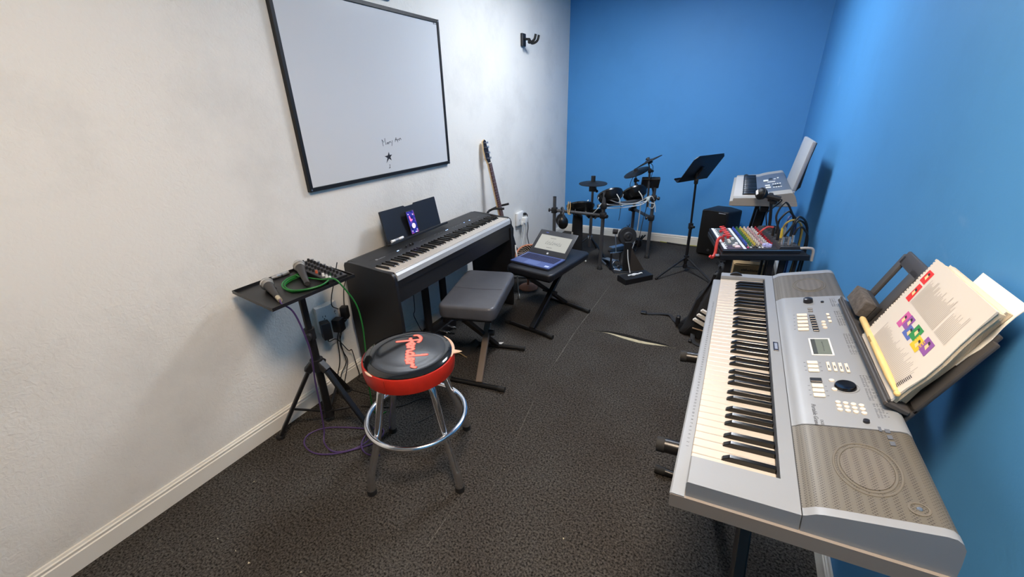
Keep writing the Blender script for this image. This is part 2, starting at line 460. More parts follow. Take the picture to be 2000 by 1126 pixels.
# speaker cones seen through the near and far grilles (shallow relief)
cone_l = mat('cone_light', (126, 121, 112), 0.55); cone_d = mat('cone_dark', (92, 88, 80), 0.55)
cone_g = gm.copy(); cone_g.name = 'speaker_mesh_cone'
_r = [n for n in cone_g.node_tree.nodes if n.type == 'VALTORGB'][0].color_ramp; _r.elements[0].color = s2l((74, 70, 64)); _r.elements[1].color = s2l((109, 104, 96))
def cone(yc, parent, a=0.308):
    M = panM(a, yc, -0.0008)
    part('cone_disc', MB().lathe([(0, .0009), (1.0, .0009), (1.0, -.001)], M @ Matrix.Diagonal((.036, .052, 1, 1)), 48), cone_g, parent)
    part('cone_surround', MB().torus((0, 0, 0), 1.0, .0022, M @ Matrix.Diagonal((1, 1, .45, 1)), 48, 8, .039, .056), cone_d, parent)
    part('cone_surround', MB().torus((0, 0, 0), 1.0, .0020, M @ Matrix.Diagonal((1, 1, .45, 1)), 48, 8, .046, .064), cone_d, parent)
    part('cone_centre', MB().torus((0, 0, 0), 1.0, .0045, M @ Matrix.Diagonal((1, 1, .2, 1)), 32, 8, .010, .014), cone_d, parent)
cone(.760, g_near); cone(1.655, g_far)
for yc in (.672,):
    part('tweeter_ring', MB().torus((0, 0, 0), .012, .0018, panM(.357, yc + .01, -.0006) @ Matrix.Diagonal((1, 1, .45, 1)), 24, 6), cone_d, g_near)
    part('tweeter_dome', MB().lathe([(.004, 0), (.003, .0012), (0, .0016)], panM(.357, yc + .01, -.0006), 12), steel, g_near)
# keys (low end is the far end)
KW = KM @ Matrix.Translation((0.0285, 0, 0.0530))
keybed(sk, frame(KW @ V((0, KEY1 - .0005, 0)), (0, -1, 0), z=KM.to_3x3() @ V((0, 0, 1))), 45, 'E', pitch=(KEY1 - KEY0 - .001) / 45, L=.1475)
# pitch bend wheel in the far cheek
part('pitch_wheel', MB().cyl(KM @ V((0.082, 1.770, 0.052)), KM @ V((0.082, 1.780, 0.052)), .026, seg=28), black, sk)
# badge on the deck strip
bM = KM @ Matrix.Translation((.1945, 1.214, .0662))
part('badge', MB().box((0, 0, 0.0006), (.0125, .05, .0024), bM, .001), mat('badge_dark', (32, 36, 54), .3), sk)
part('badge_plate', MB().box((0, 0, 0.0020), (.0070, .034, .0010), bM), mat('badge_plate', (150, 160, 178), .3, .3), sk)
# panel controls
btn = mat('button_cream', (214, 206, 194), 0.45); dkp = mat('panel_dark', (26, 27, 34), 0.3); greyb = mat('button_grey', (104, 108, 114), .4)
prn = mat('panel_print', (82, 88, 98), .6)
def btnbox(a, y, da, dy, m, nm='button', h=.0035): part(nm, MB().box((0, 0, h / 2), (da, dy, h), panM(a, y), .001), m, sk)
def btnrow(a0, y0, a1, y1, n, da, dy, m, nm='button'):
    for i in range(n):
        t = i / (n - 1) if n > 1 else 0
        btnbox(a0 + (a1 - a0) * t, y0 + (y1 - y0) * t, da, dy, m, nm)
part('volume_knob', MB().lathe([(.0, 0), (.0135, 0), (.0125, .012), (.010, .0135), (0, .0135)], panM(.2925, 1.5025), 24), dkp, sk)
part('power_button', MB().lathe([(0, 0), (.0045, 0), (.004, .004), (0, .004)], panM(.328, 1.496), 16), dkp, sk)
btnrow(.268, 1.401, .2635, 1.303, 5, .026, .0150, btn)
btnrow(.2917, 1.392, .2921, 1.2966, 7, .0140, .0105, dkp)
btnrow(.2920, 1.446, .2917, 1.4287, 2, .0125, .0065, greyb)
btnrow(.3303, 1.4007, .3303, 1.3536, 3, .0075, .012, btn)
for a, y in ((.3144, 1.3516), (.3137, 1.3318), (.3142, 1.3141)): part('button', MB().lathe([(0, 0), (.0058, 0), (.005, .003), (0, .0032)], panM(a, y), 14), btn, sk)
part('display_bezel', MB().box((0, 0, .0006), (.047, .093, .0016), panM(.2922, 1.2015)), mat('bezel', (206, 208, 210), .4), sk)
lcd = part('display', MB().box((0, 0, .0012), (.039, .083, .0012), panM(.2922, 1.2010)), mat('lcd_glass', (106, 116, 112), .15), sk)
part('display_side', MB().box((0, 0, .0016), (.0095, .082, .0012), panM(.2780, 1.2010)), mat('lcd_dark', (70, 76, 78), .15), lcd)
mb = MB()
for k in range(7): mb.box((.0045 + .0006 * (k % 2), .024 - k * .0075, .0021), (.0012 + .0012 * (k % 3 == 0), .0052, .0004), panM(.2922, 1.2010))
part('display_text', mb, mat('lcd_ink', (60, 66, 66), .4), lcd)
btnrow(.2657, 1.1162, .2652, 1.0790, 3, .0215, .0130, btn)
btnrow(.2961, 1.1002, .3305, 1.0945, 4, .0068, .040, btn)
mb = MB()
for i in range(4):
    t = i / 3; mb.box((0, 0, .0038), (.0028, .012, .0006), panM(.2961 + .0344 * t, 1.096 - .006 * t))
    mb.lathe([(0, 0), (.0012, 0), (0, .0012)], panM(.2961 + .0344 * t, 1.1255 - .006 * t, .0002), 8)
part('button_print', mb, prn, sk)
btnbox(.265, 1.035, .0225, .0165, dkp, 'button', .004)
btnrow(.2654, 1.0115, .2648, .9738, 3, .0215, .0135, btn)
part('data_dial', MB().lathe([(0, 0), (.0205, 0), (.0200, .005), (.0180, .0075), (.0130, .0068), (.005, .0060), (0, .0058)], panM(.3157, 1.0137), 32), mat('dial_black', (15, 16, 20), .12, spec=.6), sk)
part('dial_ring', MB().torus((0, 0, .0006), .0225, .0012, panM(.3175, 1.0130), 32, 6), silver, sk)
for a, y in ((.2941, 1.0379), (.2949, 1.0015)): part('button', MB().lathe([(0, 0), (.0056, 0), (.005, .0025), (0, .0028)], panM(a, y), 14), btn, sk)
for i in range(3):
    for j in range(4):
        part('number_button', MB().lathe([(0, 0), (.0050, 0), (.0046, .0026), (0, .003)], panM(.2943 + .0125 * j, .952 - .0133 * i - .0022 * j), 14), btn, sk)
part('contrast_knob', MB().lathe([(0, 0), (.0058, 0), (.0052, .005), (0, .0055)], panM(.3305, .8912), 18), dkp, sk)
# printed lettering: script name, sound lists, key numbers
def pantext(nm, txt, a, y, size, sx=1.0, shear=0.0, rz=-90): text_part(nm, txt, size, prn, sk, panM(a, y, .0003) @ Matrix.Rotation(rad(rz), 4, 'Z'), .0002, shear=shear, sx=sx)
pantext('script_lettering', 'Portable Grand', .2500, .905, .0115, shear=.3)
pantext('script_lettering', 'DGX', .2590, .878, .0075)
mb = MB(); rr = random.Random(5)
for y0, y1, a0 in ((1.525, 1.46, .3485), (1.425, 1.325, .3475), (1.275, 1.165, .348), (1.065, .965, .348), (.955, .905, .351)):
    y = y0
    while y > y1:
        if rr.random() < .86:
            n = rr.choice((2, 3, 3, 3, 4)); a = a0
            for k in range(n):
                Lx = rr.uniform(.0022, .0042); mb.box((Lx / 2, 0, .0003), (Lx, .0011, .0003), panM(a, y)); a += .0052
        y -= .0042
part('printed_list', mb, prn, sk, stuff=True)
mb = MB()
for a, y, da, dy in ((.268, 1.41, .0, .0),):
    for i in range(5):
        t = i / 4
        for sgn in (-1, 1): mb.box((0, 0, .0003), (.004, .0012, .0003), panM(.266 + sgn * .0175 - .0045 * t, 1.4045 - .098 * t))
for i in range(3):
    for sgn in (-1, 1):
        mb.box((0, 0, .0003), (.004, .0012, .0003), panM(.2655 + sgn * .0155, 1.118 - .0186 * i)); mb.box((0, 0, .0003), (.004, .0012, .0003), panM(.265 + sgn * .0155, 1.013 - .0188 * i))
for i in range(3): mb.box((0, 0, .0003), (.0075, .011, .0004), panM(.3570, .868 - .018 * i))
mb.box((0, 0, .0003), (.0045, .014, .0004), panM(.3470, .872))
part('panel_marks', mb, prn, sk, stuff=True)
mb = MB()
bpy.context.view_layer.update()
for i in range(61):
    y = KEY1 - .20 - i * (KEY1 - KEY0 - .26) / 60.0
    text_part('key_number', str(61 - i), .0072, prn, sk, KM @ Matrix.Translation((.0165, y, .0337)) @ Matrix.Rotation(rad(-90), 4, 'Z'), .0001) if True else None

# ---- music rest (dark grey frame with openings), part of the keyboard
rest_m = mat('music_rest_grey', (62, 61, 62), .5, nz=.05, nscale=20)
RM = Matrix(((0, math.sin(rad(20)), -math.cos(rad(20)), .376), (1, 0, 0, 0), (0, math.cos(rad(20)), math.sin(rad(20)), .895), (0, 0, 0, 1)))       # x = world y, y up the slope, z out of the face to the player
RY0, RY1, RH = .936, 1.468, .232
def rb(x0, y0, x1, y1, t=.010, bev=.003): return ((x0, y0, -t), (x1, y1, 0))
mb = MB()
for a, b_ in (rb(RY0, 0, RY1, .045), rb(RY0 + .012, RH - .040, RY1 - .012, RH), rb(RY0, .03, RY0 + .075, RH - .012), rb(RY1 - .032, .03, RY1, RH - .012), rb(1.315, .03, 1.365, RH - .02), rb(1.04, .03, 1.08, RH - .02)):
    mb.boxab(a, b_, RM, .004, 2)
part('music_rest', mb, rest_m, sk)
part('rest_ledge', MB().boxab((RY0 - .004, .022, .0), (RY1 + .004, .034, .046), RM, .003).boxab((RY0 - .004, .034, .041), (RY1 + .004, .040, .046), RM, .001), rest_m, sk)

# ---- stand below the keyboard
st = thing('keyboard_stand', 'black folding cross-legged stand under the large silver keyboard', 'stand', (.17, 1.02, 0))
def kz(x): return .785 + (x + .008) * math.tan(T47)
for y in (.81, 1.225):
    part('support_arm', MB().tube([(-.055, y, kz(-.055) - .019), (.39, y, kz(.39) - .019)], .0165, 14), blacksat, st)
    part('end_cap', MB().cyl((-.058, y, kz(-.058) - .019), (-.040, y, kz(-.040) - .019), .0175), rubber, st)
for y in (.56, 1.47):
    part('foot_bar', MB().tube([(-.075, y, .018), (.37, y, .018)], .015, 12), blacksat, st)
    for x0, x1 in ((-.098, -.055), (.345, .385)): part('foot_cap', MB().cyl((x0, y, .0185), (x1, y, .0185), .0180), rubber, st)
part('leg', MB().bar((.135, .812, .76), (.135, 1.468, .022), .03, .06, (0, 1, 0), bev=.004), blackm, st)
part('leg', MB().bar((.180, 1.223, .76), (.180, .562, .022), .03, .06, (0, 1, 0), bev=.004), blackm, st)
part('pivot_bolt', MB().cyl((.11, 1.015, .52), (.21, 1.015, .52), .014), steel, st)

# ---- books and bits on the music rest
paper = mat('book_paper', (206, 200, 189), .8, nz=.03, nscale=15)
cover_w = mat('book_cover_white', (208, 204, 197), .5)
page_edge = mat('page_edges', (206, 192, 168), .85, nz=.22, nscale=5)
_nt = page_edge.node_tree; _n = [n for n in _nt.nodes if n.type == 'TEX_NOISE'][0]; _mp = _nt.nodes.new('ShaderNodeMapping'); _tc = [n for n in _nt.nodes if n.type == 'TEX_COORD'][0]
_mp.inputs['Rotation'].default_value = (0, rad(-20), 0); _mp.inputs['Scale'].default_value = (260, 3, 3); _nt.links.new(_tc.outputs['Object'], _mp.inputs['Vector']); _nt.links.new(_mp.outputs['Vector'], _n.inputs['Vector'])
def wavy_block(x0, x1, y0, y1, z0, z1, amp, ph, M, nx=26, ny=6):
    """a page block whose sheets sag and wave; x along the rest, y up, z out"""
    mb = MB(); vs = []; fs = []
    def P(u, v, w):
        x = x0 + (x1 - x0) * u; y = y0 + (y1 - y0) * v
        e_ = (1 - u) ** 2
        dz = amp * (math.sin(7 * v + ph) * .5 + .5) * e_ + amp * .35 * math.sin(11 * v + ph * 2) * e_
        return (x + .004 * math.sin(9 * v + ph) * (1 - u), y, z0 + (z1 - z0) * w + dz * (0.4 + 0.6 * w))
    for w in (0, 1):
        for j in range(ny + 1):
            for i in range(nx + 1): vs.append(P(i / nx, j / ny, w))
    s = (nx + 1) * (ny + 1); idx = lambda i, j, w: w * s + j * (nx + 1) + i
    for j in range(ny):
        for i in range(nx):
            fs.append((idx(i, j, 1), idx(i + 1, j, 1), idx(i + 1, j + 1, 1), idx(i, j + 1, 1)))
            fs.append((idx(i, j, 0), idx(i, j + 1, 0), idx(i + 1, j + 1, 0), idx(i + 1, j, 0)))
    for i in range(nx):
        fs.append((idx(i, 0, 0), idx(i + 1, 0, 0), idx(i + 1, 0, 1), idx(i, 0, 1))); fs.append((idx(i, ny, 0), idx(i, ny, 1), idx(i + 1, ny, 1), idx(i + 1, ny, 0)))
    for j in range(ny):
        fs.append((idx(0, j, 0), idx(0, j, 1), idx(0, j + 1, 1), idx(0, j + 1, 0))); fs.append((idx(nx, j, 0), idx(nx, j + 1, 0), idx(nx, j + 1, 1), idx(nx, j, 1)))
    return mb.raw(vs, fs, M), P
book_specs = [(.960, 1.212, .0350, .270, .0005, .0100, 'lowest music book of the stack on the silver keyboard rest, back against the frame', .005, .3),
              (.953, 1.216, .0350, .266, .0175, .0095, 'middle music book of the stack on the silver keyboard rest, wavy cream pages', .005, 1.6)]
z = .0005
mbk, _ = wavy_block(.952, 1.125, .150, .293, z, z + .0005, .002, 1.0, RM)
single('loose_sheet', mbk, mat('sheet_white', (232, 230, 224), .8), 'loose white sheet sticking out at the top behind the music books', 'paper', RM @ V((1.03, .150, z)))
z += .0018
for x0, x1, y0, y1, z0, th, lab, amp, ph in book_specs:
    c = RM @ V(((x0 + x1) / 2, y0, z))
    bk = thing('music_book', lab, 'book', c, 'music books on the silver keyboard rest')
    mbk, _ = wavy_block(x0, x1, y0, y1, z, z + th, amp * .55, ph, RM); part('pages', mbk, page_edge, bk)
    mbk, _ = wavy_block(x0 - .001, x1 + .001, y0, y1 + .001, z + th, z + th + .0006, amp * .55, ph, RM); part('cover', mbk, cover_w, bk)
    z += th + .0012
bk = thing('music_book', 'topmost spiral-bound music book with white cover and small coloured pictures', 'book', RM @ V((1.08, .0350, z)), 'music books on the silver keyboard rest')
mbk, PF = wavy_block(.938, 1.224, .0350, .268, z, z + .0085, .005, .9, RM); part('pages', mbk, page_edge, bk)
mbk, PF = wavy_block(.935, 1.226, .0350, .270, z + .0086, z + .0092, .005, .9, RM); cv = part('cover', mbk, cover_w, bk)
X0, X1, Y0, Y1 = .935, 1.226, .0350, .270
def onc(x, y, lift=.0004):
    u = (x - X0) / (X1 - X0); v = (y - Y0) / (Y1 - Y0)
    p = PF(u, v, 1); return V((p[0], p[1], p[2] + lift))
def patch(pts, lift=.0004):
    """rectangle on the cover following its wave; pts 4 corners in rest x,y"""
    mb = MB(); n = 6; vs = []; fs = []
    a, b_, c, d = [V((p[0], p[1])) for p in pts]
    for j in range(n + 1):
        for i in range(n + 1):
            p = a.lerp(b_, i / n).lerp(d.lerp(c, i / n), j / n); vs.append(onc(p.x, p.y, lift))
    for j in range(n):
        for i in range(n): fs.append((j * (n + 1) + i, j * (n + 1) + i + 1, (j + 1) * (n + 1) + i + 1, (j + 1) * (n + 1) + i))
    return mb.raw(vs, fs, RM)
cred = mat('print_red', (212, 44, 42), .5); cpink = mat('print_pink', (196, 92, 160), .5); cpur = mat('print_purple', (138, 84, 160), .5)
cblu = mat('print_blue', (82, 104, 180), .5); cgrn = mat('print_green', (46, 140, 74), .5); cyel = mat('print_yellow', (232, 190, 44), .5)
cgrey = mat('print_text', (178, 174, 170), .7); cdk = mat('print_black', (44, 40, 44), .6); cskin = mat('print_cream', (232, 204, 150), .5)

for nm, pts, mm in (('printed_picture', [(1.186, .2157), (1.216, .2157), (1.216, .2452), (1.186, .2452)], cred), ('printed_picture', [(1.180, .1696), (1.2045, .1698), (1.2045, .2113), (1.184, .2115)], cred),
                    ('printed_picture', [(1.128, .122), (1.152, .122), (1.152, .158), (1.128, .158)], cpink), ('printed_picture', [(1.102, .1296), (1.128, .1296), (1.128, .159), (1.102, .159)], cpur),
                    ('printed_picture', [(1.066, .121), (1.106, .121), (1.106, .146), (1.066, .146)], cblu)):
    part(nm, patch(pts), mm, cv)
for nm, pts, mm in (('printed_picture', [(1.048, .130), (1.082, .130), (1.082, .159), (1.048, .159)], cgrn), ('printed_picture', [(1.015, .121), (1.051, .121), (1.051, .148), (1.015, .148)], cyel), ('printed_picture', [(.986, .131), (1.024, .131), (1.024, .1597), (.986, .1597)], cpur)):
    part(nm, patch(pts, .0007), mm, cv)
# plain generic shapes inside the small pictures
for x, y in ((1.201, .231), (1.193, .191), (1.139, .140), (1.113, .146), (1.085, .134), (1.064, .146), (1.032, .134), (1.003, .147)):
    part('picture_shape', patch([(x - .006, y - .007), (x + .006, y - .004), (x + .004, y + .006), (x - .005, y + .004)], .0010), cskin, cv)
    part('picture_shape', patch([(x - .004, y + .003), (x + .006, y + .005), (x + .004, y + .010), (x - .004, y + .008)], .0011), cdk, cv)
rr = random.Random(3)
for x0, x1, y0, y1, dx in ((1.030, 1.172, .172, .240, .0052), (.965, 1.020, .172, .236, .0052), (.965, 1.180, .060, .112, .0058)):
    mbl = MB(); x = x1
    while x > x0:
        y = y0
        e_ = y1 - rr.random() * (y1 - y0) * .35
        t = patch([(x - .0011, y), (x + .0011, y), (x + .0011, e_), (x - .0011, e_)], .0006)
        mbl.merge(t.bm); x -= dx
    part('printed_text', mbl, cgrey, cv, stuff=True)
mbl = MB()
for k in range(12): mbl.merge(patch([(.953 + .0013 * (k % 2), .052 + .0035 * k), (.966, .052 + .0035 * k), (.966, .0538 + .0035 * k), (.953, .0538 + .0035 * k)], .0006).bm)
part('printed_barcode', mbl, cdk, cv)
# torn perforated strip along the far edge
mbl = MB(); rr = random.Random(9)
for k in range(34):
    y = .037 + k * .0069; d = .003 + .004 * rr.random()
    a = onc(1.2255, y, -.0006); b_ = onc(1.2255, y + .0045, -.0006)
    mbl.boxab((a.x - .001, a.y, a.z), (a.x + d, a.y + .0045, a.z + .0007), RM)
part('torn_edge', mbl, paper, cv)

wood_l = mat('drumstick_wood', (214, 184, 122), .5, nz=.1, nscale=12)
ds = thing('drumstick', 'pale wooden drumstick lying on the rest ledge below the music books', 'drumstick', RM @ V((1.12, .048, .036)))
sp = [(1.304, 0), (1.296, 0), (1.10, 0), (1.0, 0), (.955, 0), (.946, 0)]
rs = [.0052, .0076, .0077, .0071, .0046, .0040]
def stickp(x): return RM @ V((x, .0545, .0300 + (1.304 - x) * .027))
pa = [stickp(p[0]) for p in sp]
part('shaft', MB().tube(pa, rs, 14), wood_l, ds)
part('tip', MB().lathe([(0, -.006), (.0040, -.005), (.0058, 0), (.0052, .004), (.003, .0075), (0, .0085)], zframe(stickp(.940), stickp(.940) - stickp(.96)), 14), wood_l, ds)
part('stamp', MB().box((0, 0, 0), (.030, .0050, .0006), frame(stickp(1.17) + (RM.to_3x3() @ V((0, 0, .0074))), stickp(1.1) - stickp(1.2), z=RM.to_3x3() @ V((0, 0, 1)))), mat('stamp_ink', (150, 122, 78), .7), ds)
felt = mat('eraser_felt', (84, 80, 78), .95, nz=.35, nscale=70, bump=.6, bscale=300); erb = mat('eraser_back', (40, 40, 42), .6, nz=.3, nscale=50)
er = thing('board_eraser', 'worn dark grey felt board eraser on the rest ledge beside the drumstick', 'eraser', RM @ V((1.385, .048, .03)))
part('felt_pad', MB().boxab((1.325, .0475, .014), (1.452, .0935, .040), RM, .003, 2), felt, er)
part('back_plate', MB().boxab((1.325, .0475, .0005), (1.452, .0935, .0138), RM, .003, 2), erb, er)
# ---------------------------------------------------------------- whiteboard on the left wall
WX = XL + .017
wbf = mat('whiteboard_frame', (11, 11, 13), .5)
wb = thing('whiteboard', 'large black-framed whiteboard with a handwritten name and star, hung on the left wall', 'whiteboard', (XL, 1.94, 1.133))
wbm = mat('whiteboard_surface', (205, 207, 209), .22, spec=.4)
ink = mat('marker_ink', (26, 26, 36), .6)
Y0_, Y1_, Z0_, Z1_ = 1.349, 2.528, 1.133, 2.019
part('board_panel', MB().boxab((XL + .004, Y0_ + .008, Z0_ + .008), (WX, Y1_ - .008, Z1_ - .008)), wbm, wb)
fw_ = .020
part('frame', MB().boxab((XL, Y0_, Z0_), (XL + .023, Y0_ + fw_, Z1_), None, .002).boxab((XL, Y1_ - fw_, Z0_), (XL + .023, Y1_, Z1_), None, .002)
     .boxab((XL, Y0_ + fw_, Z0_), (XL + .023, Y1_ - fw_, Z0_ + fw_), None, .002).boxab((XL, Y0_ + fw_, Z1_ - fw_), (XL + .023, Y1_ - fw_, Z1_), None, .002), wbf, wb)
for y, z in ((Y0_ + .010, Z0_ + .010), (Y1_ - .010, Z0_ + .010), (Y1_ - .010, Z1_ - .010), (Y0_ + .010, Z1_ - .010)):
    part('corner_screw', MB().cyl((XL + .022, y, z), (XL + .0245, y, z), .004, seg=10), steel, wb)
MARY = [[(1.8879, 1.3427), (1.8921, 1.3062)], [(1.8879, 1.3427), (1.9009, 1.3257), (1.9129, 1.349), (1.9159, 1.3115)], [(1.9346, 1.3231), (1.9263, 1.3209), (1.924, 1.3158), (1.9296, 1.3137), (1.9354, 1.3242), (1.9364, 1.314)], [(1.9417, 1.325), (1.9418, 1.3135)], [(1.9421, 1.3209), (1.9473, 1.3254), (1.953, 1.3262)], [(1.956, 1.3288), (1.9601, 1.3186)], [(1.9722, 1.3325), (1.9685, 1.3176), (1.9628, 1.3015)], [(1.9949, 1.3209), (1.9998, 1.3359), (2.0064, 1.3466), (2.009, 1.3373), (2.0118, 1.3259)], [(1.9958, 1.3316), (2.0126, 1.3362)], [(2.0168, 1.3347), (2.0179, 1.3179)], [(2.017, 1.3292), (2.024, 1.3354), (2.0289, 1.3342), (2.0305, 1.3261)], [(2.0357, 1.3396), (2.0365, 1.327)], [(2.036, 1.3346), (2.0429, 1.3399), (2.0477, 1.3379), (2.0498, 1.3285)]]
STAR = [(1.9287, 1.2706), (1.9342, 1.2522), (1.9543, 1.2531), (1.9379, 1.2401), (1.9452, 1.2207), (1.924, 1.2323), (1.8996, 1.2092), (1.9128, 1.2377), (1.8909, 1.2492), (1.9187, 1.2517)]
ONE = [[(1.9205, 1.1974), (1.9269, 1.1983), (1.9214, 1.1803)], [(1.9142, 1.1787), (1.927, 1.1804)]]
FL = Matrix.Translation((WX, 0, 0)) @ Matrix.Diagonal((.25, 1, 1, 1)) @ Matrix.Translation((-WX, 0, 0))
mb = MB()
for s_ in MARY: mb.tube([(WX + .0002, y, z) for y, z in s_], 0.0019, 6, M=FL)
part('handwriting', mb, ink, wb)
part('drawn_star', MB().prism(STAR, WX, WX + .0005, ax='X'), ink, wb)
mb = MB()
for s_ in ONE: mb.tube([(WX + .0002, y, z) for y, z in s_], .0018, 6, M=FL)
part('drawn_numeral', mb, ink, wb)
mb = MB().boxab((WX, 2.474, 1.988), (WX + .0005, 2.482, 1.998)).boxab((WX, 2.488, 1.990), (WX + .0005, 2.508, 1.994))
part('corner_logo', mb, mat('logo_grey', (70, 74, 84), .5), wb)

# pale blue picture just above the whiteboard (only its lower edge shows)
pb = thing('wall_picture', 'blue-grey framed picture whose lower edge shows above the whiteboard', 'picture', (XL, 1.95, 2.052))
part('frame', MB().boxab((XL, 1.80, 2.052), (XL + .012, 2.104, 2.40), None, .002), mat('picture_frame_blue', (96, 122, 160), .5), pb)
part('print', MB().boxab((XL + .012, 1.815, 2.067), (XL + .0135, 2.089, 2.385)), mat('picture_print', (150, 168, 196), .6, nz=.3, nscale=9), pb)

# ---------------------------------------------------------------- guitar hanger
gh_ = thing('guitar_hanger', 'empty black guitar hanger with a two-pronged yoke on the left wall', 'hanger', (XL, 3.775, 2.04))
part('back_plate', MB().boxab((XL, 3.735, 1.985), (XL + .022, 3.805, 2.085), None, .004), black, gh_)
part('arm', MB().tube([(XL + .02, 3.77, 2.042), (XL + .075, 3.77, 2.036)], .010, 10), blackm, gh_)
for dy in (-.032, .032):
    pts = spline([(XL + .072, 3.77, 2.034), (XL + .078, 3.77 + dy * .75, 2.010), (XL + .105, 3.77 + dy, 2.010), (XL + .135, 3.77 + dy * 1.02, 2.028), (XL + .148, 3.77 + dy, 2.066)], 6)
    part('prong', MB().tube(pts, .0105, 10), rubber, gh_)

# ---------------------------------------------------------------- outlets on the left wall
def outlet_face(mb, M):
    pass
out_m = mat('outlet_white', (226, 226, 224), .4); slot_m = mat('outlet_slot', (40, 40, 42), .6)
ot = thing('outlet_tap', 'white multi-outlet wall tap with two angled faces below the tray stand', 'outlet', (XL, 1.29, .37))
y0, y1, z0, z1 = 1.224, 1.346, .395, .532
part('housing', MB().prism([(XL, y0 + .004), (XL + .030, y0 - .004), (XL + .050, 1.287), (XL + .030, y1 + .004), (XL, y1 - .004)], z0, z1 + .012), out_m, ot)
for s_, yc in ((-1, 1.252), (1, 1.322)):
    M = zframe((XL + .0415, yc, .485), (.055, s_ * .020 * 2.2, 0), (0, 1, 0))
    mbf = MB()
    for k, (u, w_) in enumerate(((-.007, .006), (.007, .006))): mbf.box((u, w_, .0008), (.0026, .010, .002), M)
    part('socket_slots', mbf, slot_m, ot); part('ground_hole', MB().lathe([(.003, 0), (.003, .0018), (0, .0018)], M @ Matrix.Translation((0, -.008, 0)), 10), slot_m, ot)
adap = mat('adapter_black', (25, 25, 28), .5)
def adapter(c, d, label, nz_=(1, -.25, 0)):
    M = zframe(c, nz_, (0, 1, 0))
    t = thing('power_adapter', label, 'power adapter', V(c) - V((0, 0, d[1] / 2)))
    part('body', MB().box((0, 0, 0), (d[0], d[1], d[2]), M, .006, 2), adap, t); part('strain_relief', MB().cyl(V(c) - V((0, 0, d[1] / 2 - .002)), V(c) - V((0, 0, d[1] / 2 + .014)), .005, .0035, 8), adap, t)
    return t
a1 = adapter((XL + .082, 1.218, .435), (.046, .098, .055), 'black power adapter at the left of the white wall tap under the tray', (1, -.45, 0))
a2 = adapter((XL + .078, 1.302, .425), (.052, .076, .050), 'black power adapter in the middle of the white wall tap under the tray', (1, .35, 0))
a3 = adapter((XL + .066, 1.366, .470), (.040, .072, .040), 'small black power adapter at the right end of the white wall tap', (1, .55, 0))
def cord(pts, r, m, label, owner=None, nm='loose_cable', cat='cable', group=None, n=7, seg=6):
    P = spline(pts, n)
    if owner is not None: return part('cord', MB().tube(P, r, seg), m, owner)
    return single(nm, MB().tube(P, r, seg), m, label, cat, P[0], group)
CX = XL + .035
cord([(XL + .082, 1.215, .372), (CX + .03, 1.236, .350), (CX, 1.304, .318), (CX, 1.359, .215), (CX - .004, 1.386, .200), (CX - .01, 1.40, .10), (CX - .005, 1.404, .006), (XL + .05, 1.37, .004), (XL + .17, 1.36, .004)], .0028, black_cable, None, a1)
cord([(XL + .078, 1.300, .373), (CX + .014, 1.312, .326), (CX, 1.324, .224), (CX, 1.328, .150), (CX - .005, 1.285, .095), (CX - .008, 1.26, .02), (XL + .04, 1.25, .004), (XL + .20, 1.20, .004)], .0028, black_cable, None, a2)
cord([(XL + .066, 1.366, .420), (CX + .01, 1.333, .387), (CX - .003, 1.309, .317), (CX - .003, 1.301, .237), (CX - .003, 1.29, .174), (CX - .006, 1.262, .106), (XL + .028, 1.236, .03), (XL + .06, 1.22, .004), (XL + .24, 1.17, .004)], .0028, black_cable, None, a3)
cord([(XL + .115, 1.345, .78), (CX + .02, 1.339, .642), (CX + .01, 1.321, .583), (CX + .01, 1.311, .53), (XL + .055, 1.338, .50)], .0026, black_cable, 'thin black cord rising from the wall tap to the tray mixer')
cord([(XL + .125, 1.430, .72), (CX, 1.427, .614), (CX - .004, 1.402, .517), (CX - .004, 1.392, .425), (CX - .006, 1.348, .348), (CX - .008, 1.322, .278), (CX - .006, 1.331, .215), (CX - .006, 1.345, .157), (CX - .008, 1.328, .099), (XL + .03, 1.29, .02), (XL + .06, 1.28, .004), (XL + .26, 1.30, .004)], .0026, black_cable, 'thin black cord hanging between the wall tap and the piano side')

o2 = thing('outlet_tap', 'white wall outlet tap with rounded top between the piano and the laptop', 'outlet', (XL, 3.63, .39))
part('housing', MB().boxab((XL, 3.560, .400), (XL + .034, 3.700, .535), None, .012, 3), out_m, o2)
mbf = MB(); M = zframe((XL + .0342, 3.603, .452), (1, 0, 0), (0, 1, 0))
for u in (-.007, .007): mbf.box((u, .006, .0006), (.0026, .010, .0018), M)
part('socket_slots', mbf, slot_m, o2); part('ground_hole', MB().lathe([(.003, 0), (.003, .0016), (0, .0016)], M @ Matrix.Translation((0, -.008, 0)), 10), slot_m, o2)
wa = thing('power_adapter', 'white power adapter plugged into the outlet tap behind the laptop', 'power adapter', (XL + .055, 3.668, .40))
part('body', MB().boxab((XL + .0345, 3.640, .418), (XL + .078, 3.698, .478), None, .006, 2), white_pl, wa)
part('strain_relief', MB().cyl((XL + .056, 3.668, .42), (XL + .056, 3.668, .385), .008, .005, 10), white_pl, wa)
wq = thing('power_plug', 'small white plug in the outlet tap, left of the white adapter', 'power plug', (XL + .055, 3.616, .40))
part('body', MB().boxab((XL + .0345, 3.622, .402), (XL + .060, 3.638, .436), None, .004, 2), white_pl, wq)
cord([(XL + .056, 3.668, .388), (XL + .05, 3.660, .30), (XL + .04, 3.630, .18), (XL + .035, 3.60, .10), (XL + .04, 3.59, .02), (XL + .10, 3.50, .005)], .0034, white_cable, None, wa)
cord([(XL + .048, 3.630, .402), (XL + .045, 3.615, .30), (XL + .036, 3.605, .18), (XL + .032, 3.585, .08), (XL + .05, 3.56, .006), (XL + .11, 3.45, .005)], .003, white_cable, None, wq)
